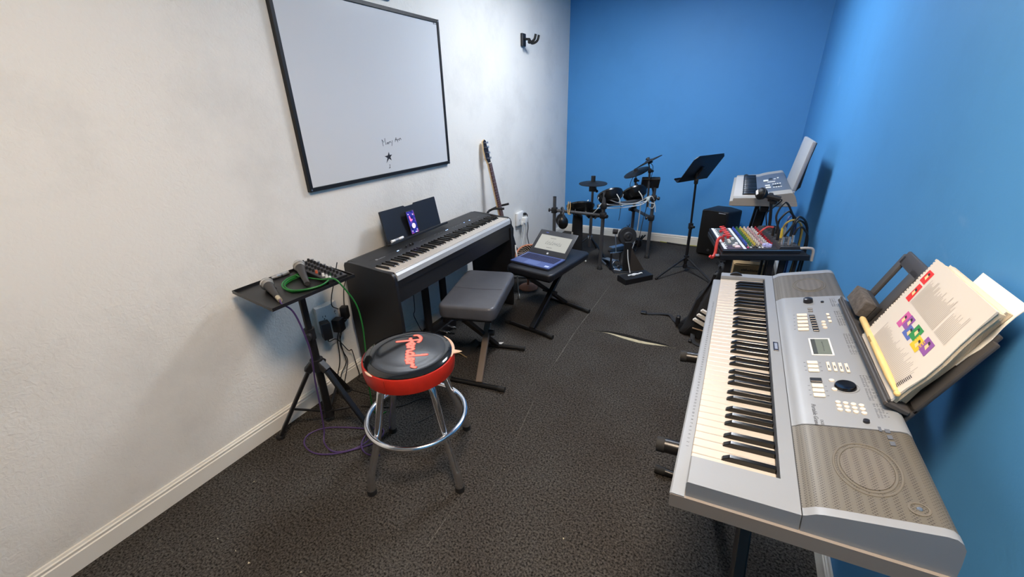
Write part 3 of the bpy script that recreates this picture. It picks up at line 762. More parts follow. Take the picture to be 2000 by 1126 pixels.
bpq = thing('power_plug', 'black plug at the upper right of the outlet tap behind the laptop', 'power plug', (XL + .05, 3.685, .49))
part('body', MB().boxab((XL + .0345, 3.672, .490), (XL + .062, 3.702, .516), None, .005, 2), adap, bpq)
cord([(XL + .055, 3.700, .503), (XL + .05, 3.735, .488), (XL + .035, 3.775, .425), (XL + .033, 3.792, .331), (XL + .033, 3.770, .254), (XL + .034, 3.812, .139), (XL + .045, 3.82, .03), (XL + .08, 3.74, .005), (XL + .25, 3.50, .005)], .0045, black_cable, None, bpq)

# ---------------------------------------------------------------- digital piano
pw = mat('piano_black_wood', (22, 21, 22), .42, nz=.12, nscale=14); pdeck = mat('piano_deck', (38, 39, 42), .5, bump=.15, bscale=500)
dp = thing('digital_piano', 'black digital piano with cabinet sides standing against the white left wall', 'piano', (-1.63, 2.06, 0))
PA, PB = 1.424, 2.706
sidep = [(-1.818, 0), (-1.825, .40), (-1.816, .728), (-1.808, .744), (-1.782, .751), (-1.70, .7475), (-1.612, .741), (-1.560, .7365), (-1.480, .7340), (-1.462, .722), (-1.452, .700), (-1.448, .43), (-1.447, 0)]
for a, b_ in ((PA, PA + .022), (PB - .022, PB)):
    mb = MB().prism(sidep, a, b_, ax='Y'); bmesh.ops.bevel(mb.bm, geom=[e for e in mb.bm.edges if abs(e.verts[0].co.y - e.verts[1].co.y) < 1e-5], offset=.003, segments=1, affect='EDGES')
    part('side_panel', mb, pw, dp)
IA, IB = PA + .0225, PB - .0225
deckp = [(-1.812, .690), (-1.812, .742), (-1.800, .7505), (-1.778, .7510), (-1.660, .7425), (-1.632, .7400), (-1.622, .7330), (-1.622, .690)]
part('control_deck', MB().prism(deckp, IA, IB, ax='Y'), pdeck, dp)
part('key_bed', MB().boxab((-1.812, IA, .655), (-1.455, IB, .6895)), pw, dp)
slip = mat('key_slip_grey', (176, 178, 180), .4, .15)
part('key_slip', MB().prism([(-1.4695, .6900), (-1.4695, .7290), (-1.462, .7285), (-1.4520, .7180), (-1.4505, .6900)], IA + .001, IB - .001, ax='Y'), slip, dp)
part('kick_board', MB().boxab((-1.478, IA, .562), (-1.462, IB, .6545)), pw, dp)
PIT = (2.672 - 1.450) / 52
keybed(dp, frame((-1.4705, 1.4505, .7325), (0, 1, 0), z=(0, 0, 1)), 52, 'A', pitch=PIT, L=.150)
# note: row runs along +y from the near (low) end, front of keys faces +x
for y0 in (IA, 2.673):
    part('key_block', MB().boxab((-1.62, y0, .690), (-1.4705, y0 + (.0035 if y0 == IA else IB - 2.673), .7335)), pw, dp)
for y in (1.925, 2.115): part('post', MB().boxab((-1.715, y - .026, .040), (-1.690, y + .026, .655), None, .002), pw, dp)
pu = part('pedal_box', MB().boxab((-1.745, 1.86, .004), (-1.665, 2.19, .075), None, .006), pw, dp)
for y in (1.955, 2.025, 2.10):
    part('pedal', MB().tube([(-1.668, y, .042), (-1.625, y, .044), (-1.598, y, .036)], [.007, .0085, .006], 10, M=Matrix.Translation((0, y, 0)) @ Matrix.Diagonal((1, 1.5, 1, 1)) @ Matrix.Translation((0, -y, 0))), chrome, pu)
# panel details
deckz = lambda x: .7425 + (-1.660 - x) * .072
wprint = mat('panel_print_light', (150, 154, 160), .5); led = mat('led_blue', (210, 224, 255), .3, emit=(150, 185, 255), estr=3.0)
part('logo_emblem', MB().torus((0, 0, 0), .0068, .0012, Matrix.Translation((-1.678, 1.536, deckz(-1.678) + .0006)), 18, 6).box((-1.678, 1.536, deckz(-1.678) + .0004), (.0036, .0075, .0008)), wprint, dp)
mb = MB(); rr = random.Random(2); y = 1.551
while y < 1.602: mb.box((-1.675, y, deckz(-1.675) + .0004), (.0065 if rr.random() < .3 else .0045, .0046, .0006)); y += .0075
part('logo_lettering', mb, wprint, dp)
part('panel_line', MB().boxab((-1.6990, 1.50, deckz(-1.6985)), (-1.6975, 2.60, deckz(-1.6985) + .0006)), wprint if False else pw, dp)
def pled(y, dy=.012, x=-1.676): part('indicator_light', MB().box((x, y, deckz(x) + .0009), (.0055, dy, .0014), None, .0004), led, dp)
for y, dy in ((1.705, .016), (2.176, .005), (2.192, .012), (2.396, .009), (2.466, .012)): pled(y, dy)
for y in (1.773, 1.810, 1.833):
    part('slider_knob', MB().box((-1.672, y, deckz(-1.672) + .008), (.010, .011, .016), None, .002), black, dp)
mb = MB()
for y0, y1 in ((1.725, 1.76), (1.895, 1.965), (2.05, 2.13), (2.22, 2.38), (2.55, 2.60)):
    y = y0
    while y < y1:
        if rr.random() < .7: mb.box((-1.677 + rr.choice((-.006, 0, .005)), y, deckz(-1.677) + .0004), (.0022, .005, .0005))
        y += .009
part('panel_lettering', mb, wprint, dp, stuff=True)
# music rest of the piano: black plate with two raised shoulders
n_ = V((.195, 0, .06)).normalized(); up_ = V((-.06, 0, .195)).normalized()
PR = Matrix(((0, up_.x, n_.x, -1.736), (1, 0, 0, 0), (0, up_.z, n_.z, .768), (0, 0, 0, 1)))
outl = [(1.697, .0), (1.700, .175), (1.721, .199), (1.922, .196), (1.932, .189), (2.014, .188), (2.024, .197), (2.226, .195), (2.233, .190), (2.206, .012), (2.206, 0)]
outl = [(1.700, .0), (1.7195, .196), (1.724, .200), (1.922, .1965), (1.932, .1880), (2.014, .1880), (2.024, .1960), (2.228, .1955), (2.232, .190), (2.206, 0)]
mr_ = part('music_rest', MB().prism(outl, -.010, 0, PR), mat('piano_rest_black', (24, 25, 30), .42), dp)
part('rest_ledge', MB().boxab((1.695, -.004, -.012), (2.256, .010, .024), PR, .003), pw, mr_)
# phone leaning on the rest
ph = thing('smartphone', 'smartphone with a colourful lit screen leaning on the piano music rest', 'phone', PR @ V((1.925, .011, .012)))
PH = PR @ Matrix.Translation((1.925, .0125, .0160)) @ Matrix.Rotation(rad(4.8), 4, 'X')
part('body', MB().boxab((-.036, 0, -.004), (.036, .145, .004), PH, .003, 2), black, ph)
sm = bpy.data.materials.new('phone_wallpaper'); sm.use_nodes = True; nt = sm.node_tree; b = nt.nodes['Principled BSDF']; b.inputs['Roughness'].default_value = .15
tc = nt.nodes.new('ShaderNodeTexCoord'); nz_ = nt.nodes.new('ShaderNodeTexNoise'); nz_.inputs['Scale'].default_value = 28; nz_.inputs['Detail'].default_value = 2
nt.links.new(tc.outputs['Object'], nz_.inputs['Vector']); rp = nt.nodes.new('ShaderNodeValToRGB'); cr = rp.color_ramp
cr.elements[0].position = .36; cr.elements[0].color = s2l((20, 20, 96)); cr.elements[1].position = .70; cr.elements[1].color = s2l((196, 96, 170))
e = cr.elements.new(.52); e.color = s2l((54, 58, 190))
nt.links.new(nz_.outputs['Fac'], rp.inputs['Fac']); nt.links.new(rp.outputs['Color'], b.inputs['Emission Color']); b.inputs['Emission Strength'].default_value = .8; b.inputs['Base Color'].default_value = (.01, .01, .02, 1)
scr = part('screen', MB().boxab((-.033, .004, .0041), (.033, .141, .0046), PH), sm, ph)
part('screen_clock', MB().lathe([(0, 0), (.0165, 0), (.0165, .0003), (0, .0003)], PH @ Matrix.Translation((.002, .050, .0047)), 28), mat('screen_white', (200, 190, 220), .2, emit=(210, 200, 235), estr=.75), scr)
part('screen_figure', MB().prism([(-.018, .082), (-.004, .080), (.010, .090), (-.006, .094), (-.012, .116), (-.020, .112)], .0047, .0050, PH), mat('screen_pink', (230, 110, 170), .2, emit=(236, 120, 176), estr=.7), scr)
part('screen_icon', MB().boxab((.004, .008, .0047), (.020, .012, .0050), PH), mat('screen_icon', (240, 240, 250), .2, emit=(230, 232, 250), estr=.8), scr)
for x, y in ((-.020, .125), (.018, .118), (-.02, .02), (.022, .022)): part('screen_icon', MB().lathe([(0, 0), (.004, 0), (.004, .0003), (0, .0003)], PH @ Matrix.Translation((x, y, .0047)), 12), MATS['screen_white'], scr)
mk = thing('whiteboard_marker', 'white marker pen lying on the ledge of the piano music rest', 'marker', PR @ V((1.765, .012, .016)))
part('barrel', MB().cyl(PR @ V((1.722, .0185, .0155)), PR @ V((1.788, .0185, .0155)), .0075, seg=14), white_pl, mk)
part('cap', MB().cyl(PR @ V((1.789, .0185, .0155)), PR @ V((1.815, .0185, .0155)), .0083, .0075, seg=14), mat('marker_cap', (240, 240, 240), .3), mk)
part('end_plug', MB().cyl(PR @ V((1.716, .0185, .0155)), PR @ V((1.722, .0185, .0155)), .0083, seg=14), MATS['marker_cap'], mk)
part('printed_band', MB().cyl(PR @ V((1.742, .0185, .0155)), PR @ V((1.775, .0185, .0155)), .0077, seg=14), mat('marker_band', (150, 152, 160), .5), mk)
# cord under the piano
cord([(-1.79, 1.906, .66), (-1.79, 1.906, .45), (-1.79, 1.905, .334), (-1.80, 1.909, .236), (-1.80, 1.893, .204), (-1.80, 1.918, .131), (-1.79, 1.943, .056), (-1.76, 1.98, .006), (-1.72, 2.25, .006), (-1.60, 2.40, .005)], .0028, black_cable, 'black cord hanging down behind the pedal posts under the piano')
cord([(-1.80, 1.475, .67), (-1.795, 1.49, .50), (-1.80, 1.465, .42), (-1.79, 1.50, .2), (-1.77, 1.52, .006), (-1.70, 1.70, .005)], .0026, black_cable, 'short black cord under the near end of the piano')
# ---------------------------------------------------------------- round stool in the foreground
sc_ = V((-1.0725, 1.067, 0)); SZ = .504
stl = thing('bar_stool', 'round chrome-legged stool with red sides, black top and torn rim, in the foreground', 'stool', sc_)
red_v = mat('red_vinyl', (176, 36, 22), .42, nz=.10, nscale=26, bump=.25, bscale=240)
blk_v = mat('black_vinyl', (15, 16, 19), .10, spec=.6, coat=.5)
foam = mat('foam_pink', (226, 188, 164), .85, nz=.08, nscale=40)
seat = part('seat_band', MB().lathe([(0, SZ), (.176, SZ), (.1845, SZ + .006), (.188, SZ + .03), (.188, SZ + .064), (.1850, SZ + .0725), (.178, SZ + .074), (0, SZ + .074)], Matrix.Translation(sc_), 64), red_v, stl)
top = part('seat_top', MB().lathe([(.1805, SZ + .0742), (.1800, SZ + .0780), (.172, SZ + .0835), (.150, SZ + .0870), (.132, SZ + .0855), (.110, SZ + .0865), (.06, SZ + .0880), (0, SZ + .0885)], Matrix.Translation(sc_), 64), blk_v, stl)
def arc_pts(a0, a1, r, z, n=16): return [sc_ + V((r * math.cos(a0 + (a1 - a0) * k / n), r * math.sin(a0 + (a1 - a0) * k / n), z)) for k in range(n + 1)]
part('foam_tear', MB().tube(arc_pts(rad(18), rad(74), .1835, SZ + .0745), [.002 + .0055 * math.sin(math.pi * k / 16) for k in range(17)], 8), foam, seat)
tip = sc_ + V((.1835 * math.cos(rad(30)), .1835 * math.sin(rad(30)), SZ + .0745))
part('foam_flap', MB().lathe([(0, .040), (.006, .026), (.012, .004), (.010, -.006), (0, -.008)], zframe(tip, V((.9, .35, .10))) @ Matrix.Diagonal((1, .45, 1, 1)), 10), foam, seat)
part('foam_tear', MB().tube(arc_pts(rad(248), rad(264), .1850, SZ + .0720, 8), [.0015 + .0035 * math.sin(math.pi * k / 8) for k in range(9)], 8), foam, seat)
part('seam', MB().bar(sc_ + V((.1878 * math.cos(rad(282)), .1878 * math.sin(rad(282)), SZ + .004)), sc_ + V((.1878 * math.cos(rad(282)), .1878 * math.sin(rad(282)), SZ + .070)), .0022, .0030, (math.cos(rad(282)), math.sin(rad(282)), 0)), mat('red_seam', (150, 34, 22), .6), seat)
# script lettering on the seat: x of the text runs toward the camera
script = [[(0.02, .62), (.10, .98), (.5, 1.22), (.95, 1.16), (1.18, .98)], [(.80, 1.16), (.76, .3), (.70, -1.0)], [(.42, .22), (.78, .30), (1.08, .42)],
          [(1.12, .20), (1.42, .28), (1.50, .52), (1.28, .58), (1.16, .28), (1.30, .0), (1.62, .10)], [(1.74, .55), (1.80, .0), (1.88, .36), (2.10, .56), (2.24, .40), (2.26, .06), (2.42, .04)],
          [(3.00, .48), (2.76, .56), (2.56, .30), (2.66, .02), (2.90, .08), (3.02, .34), (3.10, 1.75)], [(3.06, .9), (3.06, .04), (3.22, .06)],
          [(3.30, .22), (3.58, .28), (3.64, .52), (3.44, .56), (3.32, .28), (3.46, .0), (3.76, .10)], [(3.86, .56), (3.92, .0), (3.98, .38), (4.22, .58), (4.42, .50), (4.58, .78)]]
LM = frame(sc_ + V((-.078, .092, SZ + .0886)), V((.165, -.205, 0)), z=(0, 0, 1))
u_ = .0545
def zdrop(p):       # follow the dished top
    q = p.copy(); r = (V((q.x, q.y, 0)) - sc_).length; q.z = SZ + .0885 - .0020 * min(1, r / .11) + .0002
    return q
def stroke_mesh(w, h):
    mb = MB(); D = Matrix.Diagonal((1, 1, .12, 1))
    for s_ in script:
        P = spline([(p[0] * u_ - .002, p[1] * u_ * .82, 0) for p in s_], 6)
        P = [zdrop(LM @ p) for p in P]
        zc = P[0].z
        vs = []; fs = []
        for i, p in enumerate(P):
            d = (P[min(i + 1, len(P) - 1)] - P[max(i - 1, 0)]); d.z = 0; d.normalize(); nn = V((-d.y, d.x, 0)) * w
            vs += [p + nn + V((0, 0, h)), p - nn + V((0, 0, h))]
        for i in range(len(P) - 1): fs.append((2 * i, 2 * i + 1, 2 * i + 3, 2 * i + 2))
        mb.raw(vs, fs)
        for e_ in (P[0], P[-1]): mb.lathe([(w, h), (0, h + .00001)], Matrix.Translation(e_), 10)
    return mb
part('script_logo_outline', stroke_mesh(.0082, .0004), mat('logo_red', (206, 60, 44), .3), top)
part('script_logo', stroke_mesh(.0054, .0008), mat('logo_pink', (238, 140, 124), .3), top)
part('swivel_plate', MB().lathe([(0, SZ - .018), (.10, SZ - .018), (.105, SZ - .0005), (0, SZ - .0005)], Matrix.Translation(sc_), 32), blacksat, stl)
for fx, fy in ((-1.1475, .813), (-.8235, .999), (-.9975, 1.3215), (-1.3215, 1.135)):
    d = (V((fx, fy, 0)) - sc_).normalized()
    pts = [sc_ + d * r + V((0, 0, z)) for r, z in ((.07, .4835), (.128, .481), (.148, .460), (.187, .285), (.240, .125), (.254, .085), (.262, .020))]
    lg = part('leg', MB().tube(spline(pts, 4), [.0150] * 13 + [.0150 + .0030 * k / 11 for k in range(12)], 14), chrome, stl)
    part('foot_cap', MB().cyl(sc_ + d * .2626 + V((0, 0, 0)), sc_ + d * .262 + V((0, 0, .026)), .0200), rubber, lg)
    part('ring_bolt', MB().cyl(sc_ + d * .194 + V((0, 0, .266)), sc_ + d * .2235 + V((0, 0, .266)), .005, seg=10), steel, lg)
part('foot_ring', MB().torus(sc_ + V((0, 0, .268)), .2130, .0125, None, 72, 12), chrome, stl)

# ---------------------------------------------------------------- X benches
leather = mat('black_leather', (72, 73, 78), .42, spec=.55, nz=.10, nscale=20, bump=.25, bscale=120)
worn = mat('lit_metal_brown', (104, 90, 78), .45, .2)  # light on one bench leg put into its brown; the other leg stays black
leather2 = mat('dark_leather', (24, 25, 30), .42, spec=.5, bump=.2, bscale=120)
def xbench(t, cN, cF, half, zs, th, footN, footF, legm, crown, seamy=None, lm=None):
    """seat between near/far edge centres cN,cF; feet bars ends"""
    cN = V(cN); cF = V(cF); d = (cF - cN); Ls = d.length; d.normalize()
    M = frame((cN + cF) / 2, d, z=(0, 0, 1)); M.translation.z = zs - th / 2
    tb = bmesh.new(); bmesh.ops.create_cube(tb, size=1); bmesh.ops.scale(tb, vec=V((Ls, half * 2, th)), verts=tb.verts)
    bmesh.ops.bevel(tb, geom=[e for e in tb.edges if abs(e.verts[0].co.z - e.verts[1].co.z) > th * .5], offset=.045, segments=5, profile=.5, affect='EDGES')
    bmesh.ops.bevel(tb, geom=[e for e in tb.edges if abs(e.verts[0].co.z - e.verts[1].co.z) < 1e-5 and len(e.link_faces) == 2 and abs(e.calc_face_angle(0)) > 1], offset=crown, segments=3, profile=.5, affect='EDGES')
    mb = MB(); mb.merge(tb, M)
    cu = part('cushion', mb, lm or leather, t, 50)
    if seamy is not None:
        part('seam', MB().tube(spline([M @ V((seamy, half - .02, th / 2 + .0004)), M @ V((seamy - .008, 0, th / 2 + .0012)), M @ V((seamy + .004, -half + .02, th / 2 + .0004))], 5), .0022, 6), leather, cu)
    part('base_board', MB().box((0, 0, -th / 2 - .008), (Ls - .05, half * 2 - .05, .0155), M), black, t)
    fN = [V(p) for p in footN]; fF = [V(p) for p in footF]
    for f in (fN, fF):
        fb = part('foot_bar', MB().tube(f, .013, 12), blacksat, t)
        dd = (f[1] - f[0]).normalized()
        for e_, s_ in ((f[0], -1), (f[1], 1)): part('foot_cap', MB().cyl(e_ - dd * s_ * .018, e_ + dd * s_ * .02, .0160), rubber, fb)
    mN = (fN[0] + fN[1]) / 2; mF = (fF[0] + fF[1]) / 2; side = V((d.y, -d.x, 0))
    zt = zs - th - .022
    tN = cN + d * .05; tF = cF - d * .05; tN.z = tF.z = zt
    part('leg', MB().bar(mN + side * .026 + V((0, 0, .010)), tF + side * .026, .040, .024, side.cross(tF - mN), bev=.003), legm, t)
    part('leg', MB().bar(mF - side * .026 + V((0, 0, .010)), tN - side * .026, .040, .024, side.cross(tN - mF), bev=.003), blacksat, t)
    mid = (mN + tF) / 2
    part('pivot_knob', MB().cyl(mid + side * .04, mid + side * .075, .022, .018, 16).cyl(mid - side * .045, mid + side * .05, .006, seg=10), black, t)
    for p in (tN, tF): part('rail', MB().bar(p - side * .13 + V((0, 0, .014)), p + side * .13 + V((0, 0, .014)), .03, .014, bev=.002), blacksat, t)
pb1 = thing('piano_bench', 'black padded bench with one cross-leg coloured lit brown in front of the digital piano', 'bench', (-1.29, 1.95, 0))
xbench(pb1, (-1.213, 1.681, 0), (-1.369, 2.233, 0), .169, .482, .082, [(-1.318, 1.612, .0165), (-.985, 1.662, .0165)], [(-1.367, 2.025, .0165), (-1.075, 2.103, .0165)], worn, .016, -.02)
pb2 = thing('keyboard_bench', 'low black cross-legged bench carrying the open laptop', 'bench', (-1.14, 2.72, 0))
xbench(pb2, (-1.184, 2.415, 0), (-1.100, 3.01, 0), .196, .446, .050, [(-1.333, 2.391, .0165), (-.963, 2.328, .0165)], [(-1.213, 2.919, .0165), (-.857, 2.817, .0165)], blacksat, .014, None, leather2)

# dark folded cloth and paper scrap by the near bench
cl = MB(); vs = []; fs = []
nx, ny = 10, 8
for j in range(ny + 1):
    for i in range(nx + 1):
        u = i / nx; v = j / ny
        p = V((-1.455, 1.865, 0)).lerp(V((-1.345, 1.875, 0)), u).lerp(V((-1.43, 2.03, 0)).lerp(V((-1.36, 2.02, 0)), u), v)
        p.z = .006 + .05 * math.sin(math.pi * u) * v + .012 * math.sin(5 * u + 3 * v); vs.append(p)
for j in range(ny):
    for i in range(nx): fs.append((j * (nx + 1) + i, j * (nx + 1) + i + 1, (j + 1) * (nx + 1) + i + 1, (j + 1) * (nx + 1) + i))
ct = thing('folded_cloth', 'dark crumpled cloth with a beige hem on the carpet behind the stool', 'cloth', (-1.40, 1.94, 0))
part('fabric', cl.raw(vs, fs), mat('cloth_dark', (34, 32, 29), .9, nz=.2, nscale=30), ct)
part('hem', MB().tube(spline([vs[i] + V((0, -.003, .001)) for i in range(nx + 1)], 3), .0045, 6), mat('hem_beige', (128, 106, 74), .8), ct)
single('paper_scrap', MB().raw([(-1.285, 2.075, .002), (-1.235, 2.085, .006), (-1.225, 2.125, .012), (-1.27, 2.115, .004), (-1.255, 2.10, .016)], [(0, 1, 4), (1, 2, 4), (2, 3, 4), (3, 0, 4)]), mat('scrap_white', (196, 194, 190), .8), 'crumpled white paper scrap on the carpet under the piano bench', 'paper')

# ---------------------------------------------------------------- laptop on the far bench
LB = .4465
lt = thing('laptop', 'open blue laptop with a music score on its screen, on the low black bench', 'laptop', (-1.18, 2.60, LB))
blue_al = mat('laptop_blue', (78, 94, 146), .4, .2); lap_dark = mat('laptop_bezel', (42, 43, 48), .4)
fl, fr, br, bl = V((-1.372, 2.520)), V((-1.042, 2.464)), V((-1.004, 2.692)), V((-1.334, 2.750))
MX = frame((fl.x, fl.y, LB), V((fr.x - fl.x, fr.y - fl.y, 0)), z=(0, 0, 1))   # x along the front edge, y to the hinge
LW, LD = .335, .229
part('base_bottom', MB().boxab((0, 0, .0005), (LW, LD, .008), MX, .003), lap_dark, lt)
lb_ = part('base', MB().boxab((0, 0, .0082), (LW, LD, .0185), MX, .003, 2), blue_al, lt)
kk = mat('laptop_key', (30, 34, 66), .5)
mb = MB()
part('keyboard_well', MB().boxab((.018, .095, .0184), (LW - .018, .205, .0188), MX), mat('laptop_blue_dark', (52, 64, 116), .45), lb_)
kme = None
for r in range(6):
    for c in range(15):
        x = .0225 + c * .0197; y = .1005 + r * .0180
        if r == 0 and 4 <= c <= 8:
            if c == 4: part('key', MB().boxab((x, y, .0188), (x + .0935, y + .0135, .0204), MX), kk, lb_)
            continue
        part('key', MB().boxab((x, y, .0188), (x + .0152, y + .0135, .0204), MX), kk, lb_)
part('touchpad', MB().boxab((.110, .014, .0184), (.220, .082, .0189), MX), mat('touchpad_blue', (88, 106, 160), .3, .2), lb_)
part('sticker', MB().boxab((LW - .052, .018, .0184), (LW - .018, .042, .0189), MX), mat('sticker_silver', (176, 190, 230), .3), lb_)
LIDA = rad(37.2)
ML = MX @ Matrix.Translation((0, LD - .004, .013)) @ Matrix.Rotation(LIDA, 4, 'X')    # x along hinge, y up the lid, z toward the user
lid = part('lid', MB().boxab((0, 0, -.0075), (LW, .236, 0), ML, .003, 2), lap_dark, lt)
scrm = mat('screen_page', (40, 40, 40), .25, emit=(206, 206, 198), estr=.75)
sc1 = part('screen', MB().boxab((.030, .055, .0002), (LW - .030, .190, .0008), ML), scrm, lid)
mb = MB(); inks = mat('screen_ink', (84, 84, 86), .5); rr = random.Random(8)
for k in range(3): pass
mb.boxab((.125, .163, .0009), (.175, .166, .0012), ML); mb.boxab((.13, .075, .0009), (.18, .078, .0012), ML)
for k in range(5): mb.boxab((.10, .105 + k * .0055, .0009), (.245, .1056 + k * .0055, .0011), ML)
for k in range(16):
    x = .104 + k * .0088; y = .100 + rr.random() * .03; mb.boxab((x, y, .0010), (x + .0045, y + .004, .0013), ML); mb.boxab((x + .0036, y, .0010), (x + .0044, y + .017, .0013), ML)
part('screen_score', mb, inks, sc1)
part('round_logo', MB().lathe([(0, 0), (.0085, 0), (.0085, .0006), (0, .0006)], ML @ Matrix.Translation((LW / 2, .026, .0002)), 20), mat('logo_silver', (206, 206, 208), .3, .3), lid)
part('webcam_label', MB().boxab((.060, .208, .0002), (.083, .216, .0007), ML), mat('webcam_label', (70, 84, 150), .4), lid)
part('hinge', MB().cyl(MX @ V((.03, LD - .002, .014)), MX @ V((LW - .03, LD - .002, .014)), .0065, seg=12), black, lt)

# ---------------------------------------------------------------- desk fan on the floor behind the laptop
copper = mat('fan_copper', (172, 108, 76), .55); fanw = mat('fan_wire', (196, 184, 170), .6)
fn = thing('desk_fan', 'small copper-rimmed fan tilted upward behind the laptop by the wall', 'fan', (-1.46, 3.02, 0))
FC = V((-1.45, 3.05, .302)); FM = zframe(FC, V((.34, -.42, .80)), (1, 0, 0))
part('rim', MB().torus((0, 0, 0), .135, .0085, FM, 48, 10), copper, fn)
part('cage_band', MB().lathe([(.135, -.004), (.135, -.055), (.125, -.058), (.125, -.004)], FM, 40), mat('fan_cage_dark', (36, 26, 22), .6), fn)
for k in range(28):
    a = 2 * math.pi * k / 28; a2 = a + .35
    part('guard_wire', MB().tube([FM @ V((.034 * math.cos(a), .034 * math.sin(a), .012)), FM @ V((.090 * math.cos((a + a2) / 2), .090 * math.sin((a + a2) / 2), .016)), FM @ V((.133 * math.cos(a2), .133 * math.sin(a2), .002))], .0015, 5), fanw, fn)
part('guard_hub', MB().lathe([(0, .018), (.030, .016), (.036, .011), (.036, .008), (0, .008)], FM, 24), copper, fn)
bld = mat('fan_blade', (60, 38, 30), .6)
for k in range(4):
    a = math.pi / 2 * k; Mb = FM @ Matrix.Rotation(a, 4, 'Z')
    part('blade', MB().raw([(.018, -.012, -.030), (.118, -.050, -.040), (.126, .010, -.022), (.085, .040, -.014), (.018, .014, -.022)], [(0, 1, 2, 3, 4)], Mb), bld, fn)
part('cage_back', MB().lathe([(0, -.0585), (.126, -.0585), (.126, -.061), (0, -.061)], FM, 36), MATS['fan_cage_dark'], fn)
part('motor', MB().lathe([(0, -.014), (.020, -.014), (.034, -.050), (.034, -.085), (0, -.09)], FM, 20), black, fn)
part('stem', MB().tube(spline([FM @ V((0, 0, -.088)), V((-1.49, 3.06, .20)), V((-1.49, 3.06, .03))], 5), .011, 10), copper, fn)
part('base', MB().lathe([(0, 0), (.085, 0), (.085, .008), (.07, .022), (.02, .034), (0, .034)], Matrix.Translation((-1.49, 3.06, 0)), 32), copper, fn)
cord([(-1.405, 2.67, .53), (-1.395, 2.655, .49), (-1.382, 2.645, .452), (-1.392, 2.66, .40), (-1.42, 2.72, .25), (-1.45, 2.80, .02), (-1.50, 2.9, .005)], .0055, white_cable, 'white cable hanging at the left end of the laptop beside the piano')

# ---------------------------------------------------------------- guitar on a floor stand in the gap behind the piano
gt = thing('electric_guitar', 'electric guitar with pale headstock standing behind the far end of the piano', 'guitar', (-1.66, 3.02, .10))
NB, NT = V((-1.705, 3.02, .58)), V((-1.803, 3.0, 1.085))     # neck line: heel side to nut
gd = (NT - NB).normalized(); gx = V((.08, 1, 0)); gx = (gx - gd * gx.dot(gd)).normalized(); gz = gx.cross(gd)
GM = Matrix((gx, gd, gz)).transposed().to_4x4(); GM.translation = NT      # y up the neck, z out of the fretboard
maple = mat('maple', (224, 196, 150), .35, nz=.06, nscale=10); rosew = mat('rosewood', (84, 52, 38), .45, nz=.2, nscale=40); gbody = mat('guitar_body', (30, 28, 30), .2, coat=.4)
part('neck', MB().prism([(-.021, 0), (-.027, -.62), (.027, -.62), (.021, 0)], -.013, 0, GM), maple, gt)
fb = part('fretboard', MB().prism([(-.021, 0), (-.028, -.60), (.028, -.60), (.021, 0)], .0002, .006, GM), rosew, gt)
mb = MB()
for k in range(1, 17):
    y = -.64 * (1 - 2 ** (-k / 12)); wv = .021 + .007 * (-y / .6); mb.boxab((-wv, y - .0008, .006), (wv, y + .0008, .0072), GM)
part('frets', mb, steel, fb)
hsp = [(-.021, -.005), (-.024, .015), (-.036, .035), (-.036, .11), (-.022, .172), (.002, .184), (.018, .172), (.017, .135), (.026, .11), (.024, .05), (.021, .015), (.021, -.005)]
hs = part('headstock', MB().prism(hsp, -.016, -.003, GM), maple, gt)
part('headstock_face', MB().prism([(p[0] * .97, .09 + (p[1] - .09) * .98) for p in hsp], -.0028, -.0010, GM), mat('headstock_dark', (36, 28, 26), .25), hs)
part('nut', MB().boxab((-.021, -.004, 0), (.021, .002, .009), GM), mat('bone', (226, 220, 204), .5), gt)
for k, y in enumerate((.035, .078, .120, .155)):
    part('tuning_peg', MB().cyl(GM @ V((-.010 + .006 * (k % 2), y, -.002)), GM @ V((-.010 + .006 * (k % 2), y, .012)), .0055, seg=12).cyl(GM @ V((.020, y, -.010)), GM @ V((.040, y, -.010)), .0035, seg=8).box((.046, y, -.010), (.014, .018, .007), GM, .003), steel, gt)
for x in (-.012, -.004, .004, .012): part('string', MB().tube([GM @ V((x * .9, 0, .010)), GM @ V((x * 1.3, -.80, .015))], .0007, 4), steel, gt)
bodyp = [(-.10, -.50), (-.135, -.53), (-.145, -.58), (-.115, -.66), (-.125, -.76), (-.15, -.83), (-.12, -.93), (0, -.965), (.12, -.93), (.15, -.83), (.125, -.76), (.115, -.66), (.14, -.60), (.125, -.56), (.09, -.56), (.05, -.60), (-.05, -.58)]
part('body', MB().prism(bodyp, -.042, -.001, GM), gbody, gt)
gs = thing('guitar_stand', 'black guitar stand with a padded neck yoke behind the far end of the piano', 'guitar stand', (-1.75, 3.05, 0))
yk = V((-1.728, 3.015, .705))
part('column', MB().tube(spline([V((-1.80, 3.10, .02)), V((-1.81, 3.07, .45)), V((-1.800, 2.93, .66)), V((-1.788, 2.935, .705))], 6), .010, 10), blackm, gs)
for pts in ([(-1.79, 2.94, .702), (-1.742, 2.945, .722), (-1.665, 2.975, .722)], [(-1.79, 2.94, .702), (-1.775, 3.075, .712), (-1.69, 3.10, .736)]):
    part('yoke_arm', MB().tube(spline([V(p) for p in pts], 5), .0095, 10), rubber, gs)
for a, b_ in (((-1.80, 3.10, .03), (-1.60, 2.86, .012)), ((-1.80, 3.10, .03), (-1.58, 3.26, .012)), ((-1.80, 3.10, .03), (-1.84, 3.12, .012))):
    part('foot', MB().tube([a, b_], .010, 8), blackm, gs)
for dx in (-.08, .08): part('cradle_arm', MB().tube([(-1.80, 3.09, .115), (-1.70, 3.02 + dx, .095), (-1.60, 3.0 + dx, .100), (-1.592, 3.0 + dx, .14)], .009, 8), rubber, gs)
